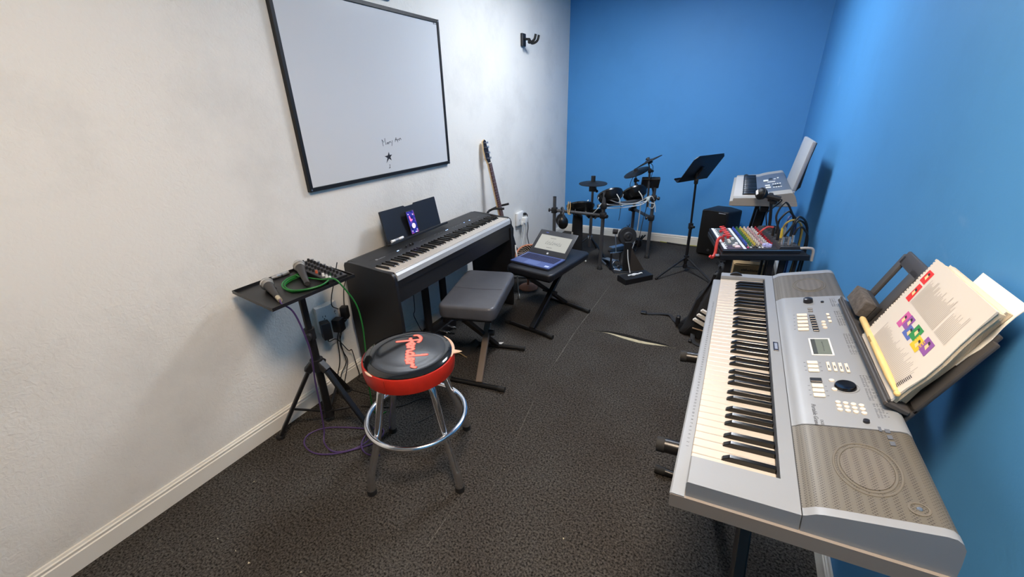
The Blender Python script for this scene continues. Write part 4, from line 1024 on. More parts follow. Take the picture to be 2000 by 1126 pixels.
# ---------------------------------------------------------------- tripod tray stand
tr = thing('tray_stand', 'black tripod stand with a flat tray against the left wall, carrying microphones', 'stand', (-1.655, 1.035, 0))
TM = frame((-1.829, .853, .793), V((.328, -.036, 0)), z=(0, 0, 1)) @ Matrix.Rotation(rad(2.0), 4, 'X')      # x across, y to the far end
TW, TD = .330, .380
part('tray_plate', MB().boxab((0, 0, 0), (TW, TD, .004), TM), blackm, tr)
for a, b_ in (((0, 0, .004), (TW, .003, .014)), ((0, TD - .003, .004), (TW, TD, .014)), ((0, .003, .004), (.003, TD - .003, .014)), ((TW - .003, .003, .004), (TW, TD - .003, .014))):
    part('tray_lip', MB().boxab(a, b_, TM), blackm, tr)
cxy = (-1.650, 1.035)
part('column', MB().cyl((-1.638, 1.03, .785), (-1.645, 1.032, .44), .0155, seg=16), blackm, tr)
part('column_socket', MB().cyl((-1.637, 1.03, .74), (-1.637, 1.03, .798), .024, seg=18), black, tr)
part('lower_column', MB().cyl((-1.645, 1.032, .56), (-1.665, 1.04, .06), .019, seg=16), blackm, tr)
part('height_clamp', MB().cyl((-1.644, 1.031, .52), (-1.645, 1.032, .575), .024, seg=16), black, tr)
part('clamp_knob', MB().cyl((-1.644, 1.03, .552), (-1.605, .998, .556), .006, seg=8).cyl((-1.612, 1.004, .556), (-1.590, .985, .560), .015, .013, 12), black, tr)
part('leg_hub', MB().cyl((-1.648, 1.033, .345), (-1.650, 1.034, .405), .030, seg=18), black, tr)
part('lower_collar', MB().cyl((-1.664, 1.040, .05), (-1.663, 1.040, .09), .023, seg=16), black, tr)
hub = V((-1.649, 1.034, .378)); low = V((-1.663, 1.040, .075))
for fx, fy in ((-1.804, .846), (-1.405, 1.075), (-1.79, 1.27)):
    d = (V((fx, fy, 0)) - V((hub.x, hub.y, 0))).normalized()
    lg = part('leg', MB().bar(hub + d * .028, V((fx, fy, .012)), .028, .018, bev=.004), blackm, tr)
    part('rubber_foot', MB().box((fx, fy, .012), (.034, .034, .024), None, .006), rubber, lg)
    part('hub_bracket', MB().bar(hub + d * .012 + V((0, 0, .010)), hub + d * .052 + V((0, 0, -.030)), .034, .036, bev=.004), black, lg)
    m_ = hub.lerp(V((fx, fy, .012)), .62)
    part('brace', MB().bar(low, m_, .012, .006), blackm, lg)

# things on the tray (tray top height follows the slight tilt)
def onT(x, y, h=0.0): return TM @ V((x, y, .0042 + h))
def w2t(x, y):
    p = TM.inverted() @ V((x, y, .80)); return p.x, p.y
mic_body = mat('mic_body', (62, 60, 60), .45, .3); mesh_steel = mat('mic_mesh', (176, 172, 166), .38, .7, bump=.8, bscale=900); bandm = mat('mic_band', (206, 204, 200), .25, .8)
def microphone(t, head, tail, xlr=True):
    head = V(head); tail = V(tail); d = (head - tail).normalized(); L = (head - tail).length
    Z = zframe(tail, d)
    part('handle', MB().lathe([(0, 0), (.0105, 0), (.0118, .004), (.0125, .03), (.0185, L - .034), (.0205, L - .024), (0, L - .024)], Z, 20), mic_body, t)
    part('grille', MB().lathe([(.0205, L - .022), (.0255, L - .006), (.0260, L + .002), (.0245, L + .012), (.019, L + .021), (.010, L + .026), (0, L + .0275)], Z, 24), mesh_steel, t)
    part('grille_band', MB().lathe([(.0262, L - .008), (.0275, L - .005), (.0275, L + .001), (.0262, L + .004), (.0250, L + .004), (.0250, L - .008)], Z, 24), bandm, t)
    part('switch', MB().box((.0165, 0, L * .55), (.004, .007, .014), Z, .001), black, t)
    return Z
m1 = thing('microphone', 'silver-headed microphone with a plugged-in purple cable, at the near edge of the tray', 'microphone', onT(.07, .07))
h1 = onT(*w2t(-1.705, .938), .0270); t1 = onT(*w2t(-1.572, .890), .0128)
Z1 = microphone(m1, h1, t1)
plug1 = t1 + (t1 - h1).normalized() * .002
xlr_m = mat('xlr_nickel', (214, 200, 172), .3, .8)
part('cable_plug', MB().cyl(t1 - (h1 - t1).normalized() * .001, t1 - (h1 - t1).normalized() * .036, .0098, .0092, 16), xlr_m, m1)
m2 = thing('microphone', 'silver-headed microphone lying across the coiled green cable on the tray', 'microphone', onT(.12, .25))
h2 = onT(*w2t(-1.720, 1.112), .043); t2 = onT(*w2t(-1.566, 1.028), .0145)
microphone(m2, h2, t2)
# green cable coil
green = mat('green_cable', (28, 108, 44), .45)
cc = V(w2t(-1.604, 1.052)); pts = []
rr = random.Random(4)
loops = [(.120, .098, 0), (.112, .100, .006), (.118, .092, .002)]
N3 = 3; per = 14
for k in range(N3 * per + 6):
    a = 2 * math.pi * k / per + 2.2; i = min(k // per, N3 - 1)
    rx = (.093, .099, .104)[i] + .004 * math.sin(3 * a + i); ry = (.094, .090, .100)[i] + .004 * math.cos(2 * a + i)
    pts.append(onT(cc.x + rx * math.cos(a) + .004 * i, cc.y + ry * math.sin(a), .0036 + .0066 * i + .0015 * math.sin(a)))
last = pts[-1]
tailp = [onT(TW - .075, TD - .125, .017), onT(TW - .035, TD - .105, .022), onT(TW - .002, TD - .098, .0225), onT(TW + .022, TD - .090, .0), V((-1.438, 1.150, .70)), V((-1.432, 1.160, .60)), V((-1.445, 1.165, .48)), V((-1.462, 1.165, .34)), V((-1.478, 1.165, .18)), V((-1.485, 1.17, .05)), V((-1.475, 1.19, .006)), V((-1.46, 1.23, .005))]
single('audio_cable', MB().tube(spline(pts[:-3] + tailp, 5), .0034, 8), green, 'green cable coiled on the tray, its end hanging down beside the piano', 'cable', cc.to_3d() * 0 + onT(cc.x, cc.y))
# spare silver connector lying at the wall side
xc = thing('cable_connector', 'loose silver cable connector lying at the wall edge of the tray', 'connector', onT(.02, .20))
a = onT(*w2t(-1.792, 1.012), .0095); b_ = onT(*w2t(-1.782, 1.090), .0095)
part('shell', MB().cyl(a.lerp(b_, .30), b_, .0092, seg=16), mat('xlr_silver', (220, 220, 222), .25, .8), xc); part('boot', MB().cyl(a, a.lerp(b_, .30), .0062, .0088, 14), mat('boot_grey', (150, 150, 152), .4, .4), xc)
part('collar', MB().cyl(a.lerp(b_, .52), a.lerp(b_, .60), .0099, seg=16), steel, xc)
# small mixer at the far end of the tray
mx_ = thing('mini_mixer', 'small black audio mixer with knobs at the far end of the tray, beside the piano', 'mixer', onT(.20, .36))
MMx = TM @ Matrix.Translation((.012, TD - .108, .0045)) @ Matrix.Rotation(rad(-2), 4, 'Z')
panel_g = mat('mixer_panel', (70, 70, 74), .45, .2)
part('case', MB().prism([(0, 0), (.300, 0), (.300, .016), (0, .030)], 0, .092, MMx, ax='Y'), black, mx_)
def mmp(x, y, h=0): return MMx @ V((x, y, .030 - .0467 * x + h))
part('face_plate', MB().raw([mmp(.004, .004, .0006), mmp(.296, .004, .0006), mmp(.296, .088, .0006), mmp(.004, .088, .0006)], [(0, 1, 2, 3)]), panel_g, mx_)
orange = mat('knob_orange', (176, 84, 52), .5); knobk = mat('knob_black', (22, 22, 24), .5); knobw = mat('knob_white', (214, 214, 212), .4)
for i in range(11):
    for j in range(3):
        mk_ = orange if (j == 0 and i in (0, 6)) else (knobw if i >= 8 and j == 0 else knobk)
        part('knob', MB().lathe([(0, 0), (.0062, 0), (.0052, .013), (0, .0135)], Matrix.Translation(mmp(.018 + i * .0265, .018 + j * .027, .0008)), 12), mk_, mx_)
for i in range(4): part('jack_socket', MB().cyl(mmp(.03 + i * .05, .084, .0004), mmp(.03 + i * .05, .084, .010), .0075, seg=12), steel, mx_)
# purple microphone cable down to loops on the carpet
purple = mat('purple_cable', (70, 48, 96), .5)
p0 = t1 - (h1 - t1).normalized() * .034
pp = [p0, p0 + V((.022, -.010, -.006)), V((-1.520, .905, .752)), V((-1.520, .925, .66)), V((-1.536, .945, .52)), V((-1.575, .955, .35)), V((-1.595, .96, .2)), V((-1.60, .95, .05)), V((-1.575, .92, .0055)), V((-1.49, .90, .0045)), V((-1.42, .945, .0045)), V((-1.39, 1.02, .0045)), V((-1.41, 1.09, .006)), V((-1.455, 1.085, .0045)), V((-1.56, 1.045, .0045)), V((-1.66, .99, .0045)), V((-1.695, .92, .0045)), V((-1.655, .868, .0045)), V((-1.56, .852, .0045)), V((-1.46, .895, .0095)), V((-1.37, 1.00, .0045)), V((-1.345, 1.06, .0045)), V((-1.37, 1.115, .0045)), V((-1.415, 1.11, .0105)), V((-1.425, 1.05, .0095)), V((-1.39, .985, .0105)), V((-1.33, .962, .0045)), V((-1.27, .985, .0045))]
single('microphone_cable', MB().tube(spline(pp, 6), .0036, 8), purple, 'purple microphone cable falling from the tray into loops on the carpet', 'cable', (-1.52, .96, 0))
# thin black cords on the carpet below
cord([(-1.62, 1.20, .004), (-1.50, 1.25, .004), (-1.42, 1.30, .004), (-1.36, 1.40, .004), (-1.28, 1.42, .004), (-1.22, 1.34, .004), (-1.25, 1.24, .004)], .0026, black_cable, 'thin black cord lying in an arc on the carpet behind the stool')

# ---------------------------------------------------------------- crumbs of lint on the carpet
lint = mat('lint_pale', (206, 196, 170), .9)
for k, (x, y, s_) in enumerate(((-.345, .993, .006), (-1.531, .389, .005), (-1.332, .387, .006), (-1.421, .393, .004), (-1.666, .62, .005), (-.701, 1.177, .004), (-1.132, .455, .005))):
    rk = random.Random(k); vs = [(x + rk.uniform(-1, 1) * s_, y + rk.uniform(-1, 1) * s_, rk.uniform(.0005, .0035)) for _ in range(5)] + [(x, y, .004)]
    mb = MB(); mb.raw(vs, [(0, 1, 5), (1, 2, 5), (2, 3, 5), (3, 4, 5), (4, 0, 5)])
    single('lint_speck', mb, lint, 'tiny pale lint speck lying on the dark carpet', 'lint', (x, y, 0), 'lint specks on the carpet')
# ---------------------------------------------------------------- electronic drum kit
dk = thing('drum_kit', 'black electronic drum kit on a tube rack in the far corner by the blue wall', 'drum kit', (-1.05, 4.1, 0))
P1, P2, P3, P4 = V((-1.045, 3.774, 0)), V((-.691, 4.297, 0)), V((-1.55, 3.80, 0)), V((-.94, 4.627, 0))
padrub = mat('pad_rubber', (30, 30, 32), .6); shell = mat('pad_shell', (14, 14, 15), .25, spec=.6); cymm = mat('cymbal_rubber', (20, 21, 23), .55)
for P_, h in ((P1, .762), (P2, .758), (P3, .672), (P4, .70)):
    po = part('rack_post', MB().cyl(P_ + V((0, 0, .012)), P_ + V((0, 0, h)), .0170, seg=18), grey_tube, dk)
    part('post_foot', MB().lathe([(0, 0), (.028, 0), (.028, .010), (.020, .034), (.0175, .036), (0, .036)], Matrix.Translation(P_), 20), rubber, po)
    part('post_cap', MB().lathe([(0, h), (.0178, h), (.0165, h + .006), (0, h + .007)], Matrix.Translation(P_), 16), black, po)
def rail(a, b_, z): part('rack_bar', MB().tube([V(a) + V((0, 0, z)), V(b_) + V((0, 0, z))], .0155, 14), grey_tube, dk)
rail(P3, P1, .542); rail(P1, P2, .632); rail(P2, P4, .430)
def clamp(P_, z, kd):
    c = V(P_) + V((0, 0, z)); k = V(kd).normalized()
    cl = part('clamp', MB().box(c, (.056, .056, .058), None, .010, 2), black, dk)
    part('clamp_knob', MB().cyl(c + k * .026, c + k * .052, .008, seg=10).cyl(c + k * .044, c + k * .060, .019, .016, 14), black, cl)
clamp(P1, .542, (.8, -.6, 0)); clamp(P1, .632, (-.8, -.5, 0)); clamp(P2, .632, (1, -.2, 0)); clamp(P2, .430, (-.9, -.4, 0)); clamp(P3, .542, (-1, -.3, 0)); clamp(P4, .43, (-.6, -.6, 0))
def drum_pad(nm, c, n, r, depth=.075):
    M = zframe(c, n, (1, 0, 0))
    p = part(nm, MB().lathe([(0, -depth), (r * .62, -depth), (r * .90, -depth * .55), (r * .96, -.012), (r, -.006), (r, .008), (r * .96, .012), (r * .90, .010)], M, 40), shell, dk)
    part('playing_surface', MB().lathe([(r * .90, .0095), (r * .5, .0105), (0, .0105)], M, 40), padrub, p)
    part('shell_badge', MB().box((0, 0, 0), (.05, .002, .020), zframe(V(c) + M.to_3x3() @ V((0, 0, -.016)), n, (1, 0, 0)) @ Matrix.Rotation(rad(-70), 4, 'Z') @ Matrix.Translation((0, -r * .955, 0))), mat('badge_silver', (196, 198, 200), .3, .5), p)
    return p, M
tn = V((-.42, .46, .80))
drum_pad('tom_pad', (-1.02, 3.87, .722), tn, .120); drum_pad('tom_pad', (-.858, 4.16, .708), tn, .122)
drum_pad('snare_pad', (-1.325, 3.93, .575), (-.22, .42, .88), .140, .065); drum_pad('tom_pad', (-1.262, 4.20, .475), (-.2, .2, .95), .105)
for c, bar_ in (((-1.02, 3.87, .66), V((-1.00, 3.84, .632))), ((-.858, 4.16, .65), V((-.78, 4.165, .632))), ((-1.325, 3.93, .50), V((-1.325, 3.79, .542))), ((-1.262, 4.20, .43), V((-1.10, 3.785, .542)))):
    part('pad_arm', MB().tube([V(c), V(c) + V((.02, -.02, -.03)), bar_], .010, 10), blackm, dk)
def cymbal(nm, c, n, r, parent):
    M = zframe(c, n, (1, 0, 0))
    p = part(nm, MB().lathe([(.008, .010), (.028, .010), (.036, .005), (r * .6, .001), (r, -.006), (r, -.012), (r * .6, -.008), (.03, -.004), (.008, -.004)], M, 48), cymm, parent)
    part('cymbal_sleeve', MB().lathe([(0, -.03), (.011, -.03), (.011, .030), (.006, .034), (0, .034)], M, 14).lathe([(.0, .014), (.021, .014), (.018, .030), (0, .030)], M, 14), black, p)
    part('sensor_box', MB().box((0, r * .35, -.020), (.04, .05, .018), M, .004), black, p)
    return p
cymbal('crash_cymbal', (-.884, 4.30, .879), (-.34, -.20, .92), .128, dk); cymbal('ride_cymbal', (-.759, 4.20, .997), (-.50, .035, .86), .128, dk)
for pts, r in (([(-.884, 4.30, .862), (-.884, 4.30, .78)], .0065), ([(-.884, 4.30, .80), (-.872, 4.30, .64), (-.86, 4.33, .60), (-.78, 4.165, .632)], .0105), ([(-.756, 4.20, .975), (-.74, 4.215, .90)], .0065), ([(-.742, 4.215, .915), (-.735, 4.25, .60), (-.735, 4.25, .55)], .0105)):
    part('cymbal_arm', MB().tube([V(p) for p in pts], r, 10), grey_tube, dk)
for c in ((-.884, 4.30, .795), (-.741, 4.215, .905)):
    part('arm_tilter', MB().box(c, (.032, .032, .042), None, .008, 2).cyl(V(c) + V((.01, -.01, 0)), V(c) + V((.035, -.025, 0)), .010, seg=10), black, dk)
MD = frame((-.735, 4.27, .800), (.95, .30, 0), z=(-.45, .62, .45))
mod = part('drum_module', MB().boxab((-.085, -.055, -.035), (.085, .065, 0), MD, .005), mat('module_black', (36, 37, 40), .45), dk)
part('module_display', MB().boxab((-.03, .02, .0004), (.03, .05, .001), MD), mat('module_screen', (60, 70, 80), .2), mod)
for k in range(5): part('module_button', MB().lathe([(0, 0), (.005, 0), (.004, .004), (0, .004)], MD @ Matrix.Translation((-.05 + .025 * k, -.02, .0004)), 10), greyb, mod)
part('module_bracket', MB().tube([MD @ V((0, -.03, -.035)), V((-.70, 4.29, .70)), V(P2) + V((0, 0, .66))], .009, 8), black, dk)
# white trigger cables bundled along the rack
wc = [
    [(-1.06, 3.735, .66), (-1.10, 3.74, .60), (-1.16, 3.80, .545), (-1.22, 3.86, .53), (-1.27, 3.90, .545), (-1.27, 3.93, .60), (-1.25, 3.95, .64)],
    [(-1.03, 3.755, .655), (-.95, 3.87, .625), (-.86, 4.00, .612), (-.76, 4.14, .615), (-.71, 4.26, .635)],
    [(-1.05, 3.75, .62), (-.96, 3.85, .602), (-.86, 4.0, .592), (-.76, 4.13, .600), (-.72, 4.24, .640)],
    [(-1.00, 3.79, .69), (-.94, 3.84, .66), (-.88, 3.96, .625), (-.80, 4.08, .622), (-.72, 4.25, .66)],
    [(-.94, 3.80, .745), (-.91, 3.80, .70), (-.905, 3.82, .645), (-.90, 3.90, .618)],
    [(-.80, 4.07, .735), (-.765, 4.07, .69), (-.75, 4.09, .63), (-.74, 4.16, .605)],
    [(-.73, 4.22, .64), (-.70, 4.24, .66), (-.675, 4.28, .60), (-.68, 4.27, .54), (-.72, 4.26, .55), (-.725, 4.25, .62)],
    [(-.74, 4.20, .63), (-.71, 4.22, .60), (-.665, 4.25, .58), (-.655, 4.27, .50)],
]
for k, pts in enumerate(wc): part('trigger_cable', MB().tube(spline([V(p) for p in pts], 6), .0042, 6), white_cable, dk)
part('cable_tie', MB().box((-.735, 4.215, .635), (.05, .04, .035), None, .010, 2), mat('tie_pale', (186, 200, 200), .5), dk)
for pts in ([(-.90, 4.30, .85), (-.93, 4.28, .76), (-.91, 4.27, .69)], [(-.74, 4.19, .98), (-.715, 4.2, .95), (-.715, 4.2, .88), (-.73, 4.22, .80)], [(-.96, 4.10, .62), (-.965, 4.10, .50), (-.975, 4.11, .42)]):
    part('signal_cable', MB().tube(spline([V(p) for p in pts], 6), .0028, 6), black_cable, dk)
# tan rubber bands on the snare pad
tan = mat('rubber_band_tan', (196, 160, 104), .6)
for dx in (0, .018):
    part('rubber_band', MB().tube(spline([V((-1.405 + dx, 3.80, .640)), V((-1.402 + dx * 1.2, 3.785, .58)), V((-1.392 + dx * .5, 3.768, .525)), V((-1.380 + dx * .5, 3.790, .520))], 5), .0042, 6), tan, dk)

cord([(-.785, 4.17, .60), (-.79, 4.18, .45), (-.80, 4.20, .30), (-.82, 4.20, .16), (-.85, 4.20, .05), (-.86, 4.15, .008), (-.84, 4.05, .006)], .0048, white_cable, 'long white cable hanging from the drum rack down beside the kick pad')
cord([(-.74, 4.25, .55), (-.77, 4.30, .40), (-.80, 4.36, .20), (-.83, 4.42, .03), (-.86, 4.50, .006)], .0034, grey_tube, 'thin grey cable hanging behind the white drum cable')

# hi-hat cymbal on its own tripod
hh = thing('hihat_stand', 'small black hi-hat cymbal on a thin tripod stand left of the toms', 'cymbal stand', (-1.262, 4.17, 0))
HP = V((-1.266, 4.12, 0))
cymbal('hihat_cymbal', (-1.266, 4.12, .777), (0, -.03, 1), .141, hh)
part('clutch', MB().cyl(HP + V((0, 0, .79)), HP + V((0, 0, .845)), .022, seg=18), black, hh)
part('cymbal_holder', MB().box(HP + V((0, 0, .715)), (.07, .05, .05), None, .008, 2).cyl(HP + V((.03, -.01, .705)), HP + V((.055, -.03, .70)), .014, seg=12), black, hh)
part('upper_pole', MB().cyl(HP + V((0, 0, .40)), HP + V((0, 0, .77)), .0125, seg=14), grey_tube, hh)
part('lower_pole', MB().cyl(HP + V((0, 0, .10)), HP + V((0, 0, .42)), .0160, seg=14), grey_tube, hh)
part('pole_collar', MB().cyl(HP + V((0, 0, .19)), HP + V((0, 0, .22)), .024, seg=14), chrome, hh)
for a in (200, 335, 90):
    d = V((math.cos(rad(a)), math.sin(rad(a)), 0))
    part('tripod_leg', MB().bar(HP + d * .018 + V((0, 0, .205)), HP + d * .25 + V((0, 0, .010)), .016, .008), blackm, hh)
# kick tower
kt = thing('kick_tower', 'black kick drum pad on a slanted tower standing in front of the drum kit', 'kick pad', (-.82, 3.85, 0))
KC = V((-.818, 3.85, .345)); kn = V((.52, -.84, .12)).normalized(); KMt = zframe(KC, kn, (1, .5, 0))
kp = part('kick_pad', MB().lathe([(0, .030), (.035, .030), (.045, .022), (.080, .022), (.086, .012), (.086, -.022), (.078, -.030), (0, -.030)], KMt, 40), padrub, kt)
part('pad_hub', MB().lathe([(0, .033), (.012, .033), (.015, .031), (0, .0305)], KMt, 20), black, kp)
bs = V((KC.x, KC.y, 0)); sd = V((-kn.y, kn.x, 0)).normalized(); kf = V((kn.x, kn.y, 0)).normalized()
part('tower_post', MB().bar(bs + V((0, 0, .01)) + kf * .045, V((KC.x, KC.y, .30)) + kf * .035, .075, .022, kf, bev=.004), black, kt)
part('tower_brace', MB().raw([tuple(bs + kf * .058 + sd * .030 + V((0, 0, .26))), tuple(bs + kf * .058 + sd * .036 + V((0, 0, .012))), tuple(bs + kf * .10 + sd * .17 + V((0, 0, .012))), tuple(bs + kf * .062 + sd * .055 + V((0, 0, .20))),
                                tuple(bs + kf * .050 + sd * .030 + V((0, 0, .26))), tuple(bs + kf * .050 + sd * .036 + V((0, 0, .012))), tuple(bs + kf * .090 + sd * .17 + V((0, 0, .012))), tuple(bs + kf * .054 + sd * .055 + V((0, 0, .20)))],
     [(0, 1, 2, 3), (7, 6, 5, 4), (0, 4, 5, 1), (1, 5, 6, 2), (2, 6, 7, 3), (3, 7, 4, 0)]), mat('brace_brown', (48, 42, 38), .7), kt)
part('tower_base', MB().box((0, 0, .006), (.16, .26, .012), frame(bs, kf, z=(0, 0, 1)), .003), black, kt)
part('wing_nut', MB().tube([KC + V((0, 0, .092)), KC + V((.012, 0, .118))], .003, 6).tube([KC + V((0, 0, .092)), KC + V((-.016, 0, .108))], .003, 6), black, kt)
part('pad_cable', MB().tube(spline([bs + kf * .075 - sd * .012 + V((0, 0, .235)), bs + kf * .09 - sd * .005 + V((0, 0, .14)), bs + kf * .13 + sd * .01 + V((0, 0, .03)), bs + kf * .16 + sd * .01 + V((0, 0, .006))], 6), .0044, 6), white_cable, kt)
# kick pedal with beater
kpd = thing('kick_pedal', 'chrome and black kick drum pedal with round beater, left of the kick pad', 'pedal', (-.97, 3.93, 0))
pa_, pb_ = V((-1.085, 4.055, 0)), V((-.905, 3.815, 0)); pd = (pb_ - pa_).normalized(); ps = V((-pd.y, pd.x, 0))
platem = mat('pedal_plate', (150, 166, 184), .3, .7)
part('base_plate', MB().bar(pa_ + V((0, 0, .008)), pb_ + V((0, 0, .008)), .085, .010), blackm, kpd)
part('base_edge', MB().bar(pa_ - ps * .045 + V((0, 0, .012)), pa_ + pd * .17 - ps * .045 + V((0, 0, .014)), .014, .016), platem, kpd)
part('footboard', MB().bar(pa_ + pd * .02 + V((0, 0, .026)), pb_ - pd * .02 + V((0, 0, .085)), .075, .008), platem, kpd)
part('hoop_clamp', MB().torus((0, 0, 0), .036, .007, zframe(pb_ + V((.01, 0, .062)), pd + V((.4, -.2, 0))), 28, 8).box(pb_ + V((.035, -.02, .012)), (.075, .055, .022), None, .006), chrome, kpd)
for s_ in (-1, 1): part('upright', MB().bar(pb_ + ps * s_ * .045 + V((0, 0, .01)), pb_ + ps * s_ * .045 + V((0, 0, .185)), .016, .012), black, kpd)
part('axle', MB().cyl(pb_ - ps * .06 + V((0, 0, .178)), pb_ + ps * .06 + V((0, 0, .178)), .008, seg=12), chrome, kpd)
bt = V((-.935, 3.845, .378))
part('beater_shaft', MB().tube([pb_ + V((0, 0, .178)), bt], .0045, 8), steel, kpd)
part('beater_head', MB().cyl(bt - V((.022, .002, 0)), bt + V((.022, .002, 0)), .024, seg=20), mat('beater_felt', (30, 27, 26), .9), kpd)
# hi-hat control pedal behind
hp = thing('hihat_pedal', 'hi-hat control pedal with a pale metal footboard behind the kick pad', 'pedal', (-.97, 4.42, 0))
qa, qb = V((-1.08, 4.30, 0)), V((-.90, 4.62, 0)); qd = (qb - qa).normalized()
part('base', MB().bar(qa + V((0, 0, .010)), qb + V((0, 0, .010)), .09, .018, bev=.004), black, hp)
part('footboard', MB().bar(qa + V((0, 0, .060)), qb + V((0, 0, .050)), .065, .008), platem, hp)
part('heel_block', MB().box(qb + qd * .05 + V((0, 0, .045)), (.10, .09, .085), None, .01), black, hp)
for k in range(3): part('spring_lug', MB().cyl(qb + qd * (.02 + .03 * k) + V((.03, 0, .08)), qb + qd * (.02 + .03 * k) + V((.045 + .01 * k, 0, .13)), .008, seg=8), black, hp)
# foot controller (drum amp pedal)
fp = thing('foot_controller', 'flat black foot controller with white lettering lying on the carpet before the kick pad', 'foot controller', (-.63, 3.66, 0))
part('case', MB().prism([(0, 0), (0, .050), (.115, .058), (.125, .050), (.125, 0)], 0, .305, Matrix(((-.774, .633, 0, -.715), (.633, .774, 0, 3.474), (0, 0, 1, 0), (0, 0, 0, 1))), ax='Y'), black, fp)
FTM = frame((-.715, 3.474, .0515), (.193, .236, 0), z=(.054, -.044, 1))
mb = MB(); rr = random.Random(6)
for k in range(13):
    x = .070 + k * .0125; w_ = .011 + .004 * rr.random(); h_ = .016 + .018 * math.exp(-((k - 5) / 2.2) ** 2) + .008 * rr.random(); y = .064 + .004 * math.sin(k * 1.3)
    mb.prism([(x, y - h_ / 2), (x + w_ * .8, y - h_ / 2 + .003), (x + w_, y + h_ / 2), (x + w_ * .25, y + h_ / 2 - .002)], .0035, .0058, FTM)
part('case_lettering', mb, mat('lettering_white', (224, 224, 222), .5), fp, stuff=True)
# headphones hung on the rack bar
hpn = thing('headphones', 'black headphones hanging from the drum rack bar beside the left post', 'headphones', (-1.455, 3.80, .39))
HMx = frame((-1.465, 3.795, .470), V((.52, -.85, 0)), z=(0, 0, 1))       # x across the ears, z up
part('headband', MB().tube([HMx @ V((.068 * math.cos(a), 0, .015 + .090 * math.sin(a))) for a in [math.pi * k / 18 for k in range(19)]], .0095, 10), mat('headband_grey', (44, 44, 48), .5), hpn)
for s_ in (-1, 1):
    M = zframe(HMx @ V((s_ * .058, 0, -.030)), HMx.to_3x3() @ V((s_, 0, .12)), (0, 0, 1)) @ Matrix.Diagonal((1.65, 1.3, 1.1, 1))
    ec = part('ear_cup', MB().lathe([(0, .020), (.026, .020), (.038, .010), (.040, -.004), (0, -.004)], M, 24), shell, hpn)
    part('ear_pad', MB().torus((0, 0, -.012), .030, .011, M, 24, 10), padrub, ec)
# stick bag hanging below the snare
sb = thing('stick_bag', 'tall black cloth bag with a small white tag hanging under the snare pad', 'bag', (-1.362, 3.95, .03))
bagm = mat('bag_cloth', (22, 22, 25), .8, nz=.15, nscale=30)
mb = MB().lathe([(0, .03), (.050, .03), (.062, .06), (.060, .25), (.056, .40), (.052, .47), (0, .47)], Matrix.Translation((-1.362, 3.97, 0)), 16, 1.0, .55)
part('pouch', mb, bagm, sb)
part('tag', MB().boxab((-1.408, 3.925, .235), (-1.392, 3.9265, .30)), mat('tag_white', (214, 214, 210), .6), sb)
for dx in (-.03, .03): part('hook', MB().tube(spline([V((-1.362 + dx, 3.95, .465)), V((-1.362 + dx, 3.87, .52)), V((-1.362 + dx, 3.81, .566)), V((-1.362 + dx, 3.775, .545))], 5), .005, 6), black, sb)
single('floor_plug', MB().tube(spline([(-1.30, 3.885, .010), (-1.28, 3.90, .020), (-1.25, 3.905, .022), (-1.228, 3.90, .010)], 5), .0085, 8), white_cable, 'short white cable end lying on the carpet below the hi-hat stand', 'cable')

# ---------------------------------------------------------------- music stand
ms = thing('music_stand', 'black music stand with a tilted desk, in front of the blue back wall', 'music stand', (-.288, 4.05, 0))
MP = V((-.288, 4.05, 0))
part('lower_tube', MB().cyl(MP + V((0, 0, .06)), MP + V((-.003, 0, .45)), .0135, seg=14), blackm, ms)
part('upper_tube', MB().cyl(MP + V((-.003, 0, .42)), MP + V((-.020, 0, .93)), .0095, seg=14), blackm, ms)
part('height_collar', MB().cyl(MP + V((-.003, 0, .425)), MP + V((-.004, 0, .475)), .021, seg=14).cyl(MP + V((0, -.01, .45)), MP + V((.03, -.035, .45)), .011, seg=10), black, ms)
part('tilt_joint', MB().box(MP + V((-.016, 0, .855)), (.034, .034, .05), None, .008, 2).cyl(MP + V((-.016, -.03, .85)), MP + V((-.016, .03, .85)), .012, seg=12), black, ms)
part('leg_collar', MB().cyl(MP + V((0, 0, .115)), MP + V((0, 0, .165)), .023, seg=16), black, ms)
part('base_collar', MB().cyl(MP + V((0, 0, .035)), MP + V((0, 0, .075)), .019, seg=16), black, ms)
for fx, fy in ((-.498, 3.719), (-.015, 3.80), (-.33, 4.36)):
    d = (V((fx, fy, 0)) - V((MP.x, MP.y, 0))).normalized()
    lg = part('tripod_leg', MB().tube([MP + d * .02 + V((0, 0, .140)), V((fx, fy, .010))], .0085, 10), blackm, ms)
    part('foot_tip', MB().cyl(V((fx, fy, .0015)) - d * .02 + V((0, 0, .016)), V((fx, fy, .009)), .0105, .0095, 10), rubber, lg)
    part('brace', MB().bar(MP + V((0, 0, .055)), (MP + d * .02 + V((0, 0, .140))).lerp(V((fx, fy, .010)), .45), .010, .005), blackm, lg)
BLc, BRc, TRc, TLc = V((-.442, 3.917, .857)), V((-.233, 4.259, .856)), V((-.105, 4.182, 1.086)), V((-.313, 3.84, 1.088))
DMx = frame(BLc, BRc - BLc, y=TLc - BLc)        # z: face normal
dw = (BRc - BLc).length; dh = (TLc - BLc).length
sg = 1 if DMx.to_3x3().col[2].x < 0 else -1
dsk = part('desk', MB().prism([(0, 0), (dw, 0), (dw, dh * .88), (dw - .035, dh), (.035, dh), (0, dh * .88)], -.0015, .0015, DMx), mat('stand_desk', (20, 20, 22), .4), ms)
part('desk_lip', MB().boxab((-.006, -.002, 0), (dw + .006, .001, sg * .045), DMx).boxab((-.006, -.002, sg * .042), (dw + .006, .010, sg * .045), DMx), blackm, ms)
part('desk_bracket', MB().boxab((dw / 2 - .02, dh * .10, -sg * .002), (dw / 2 + .02, dh * .55, -sg * .022), DMx, .004), black, ms)
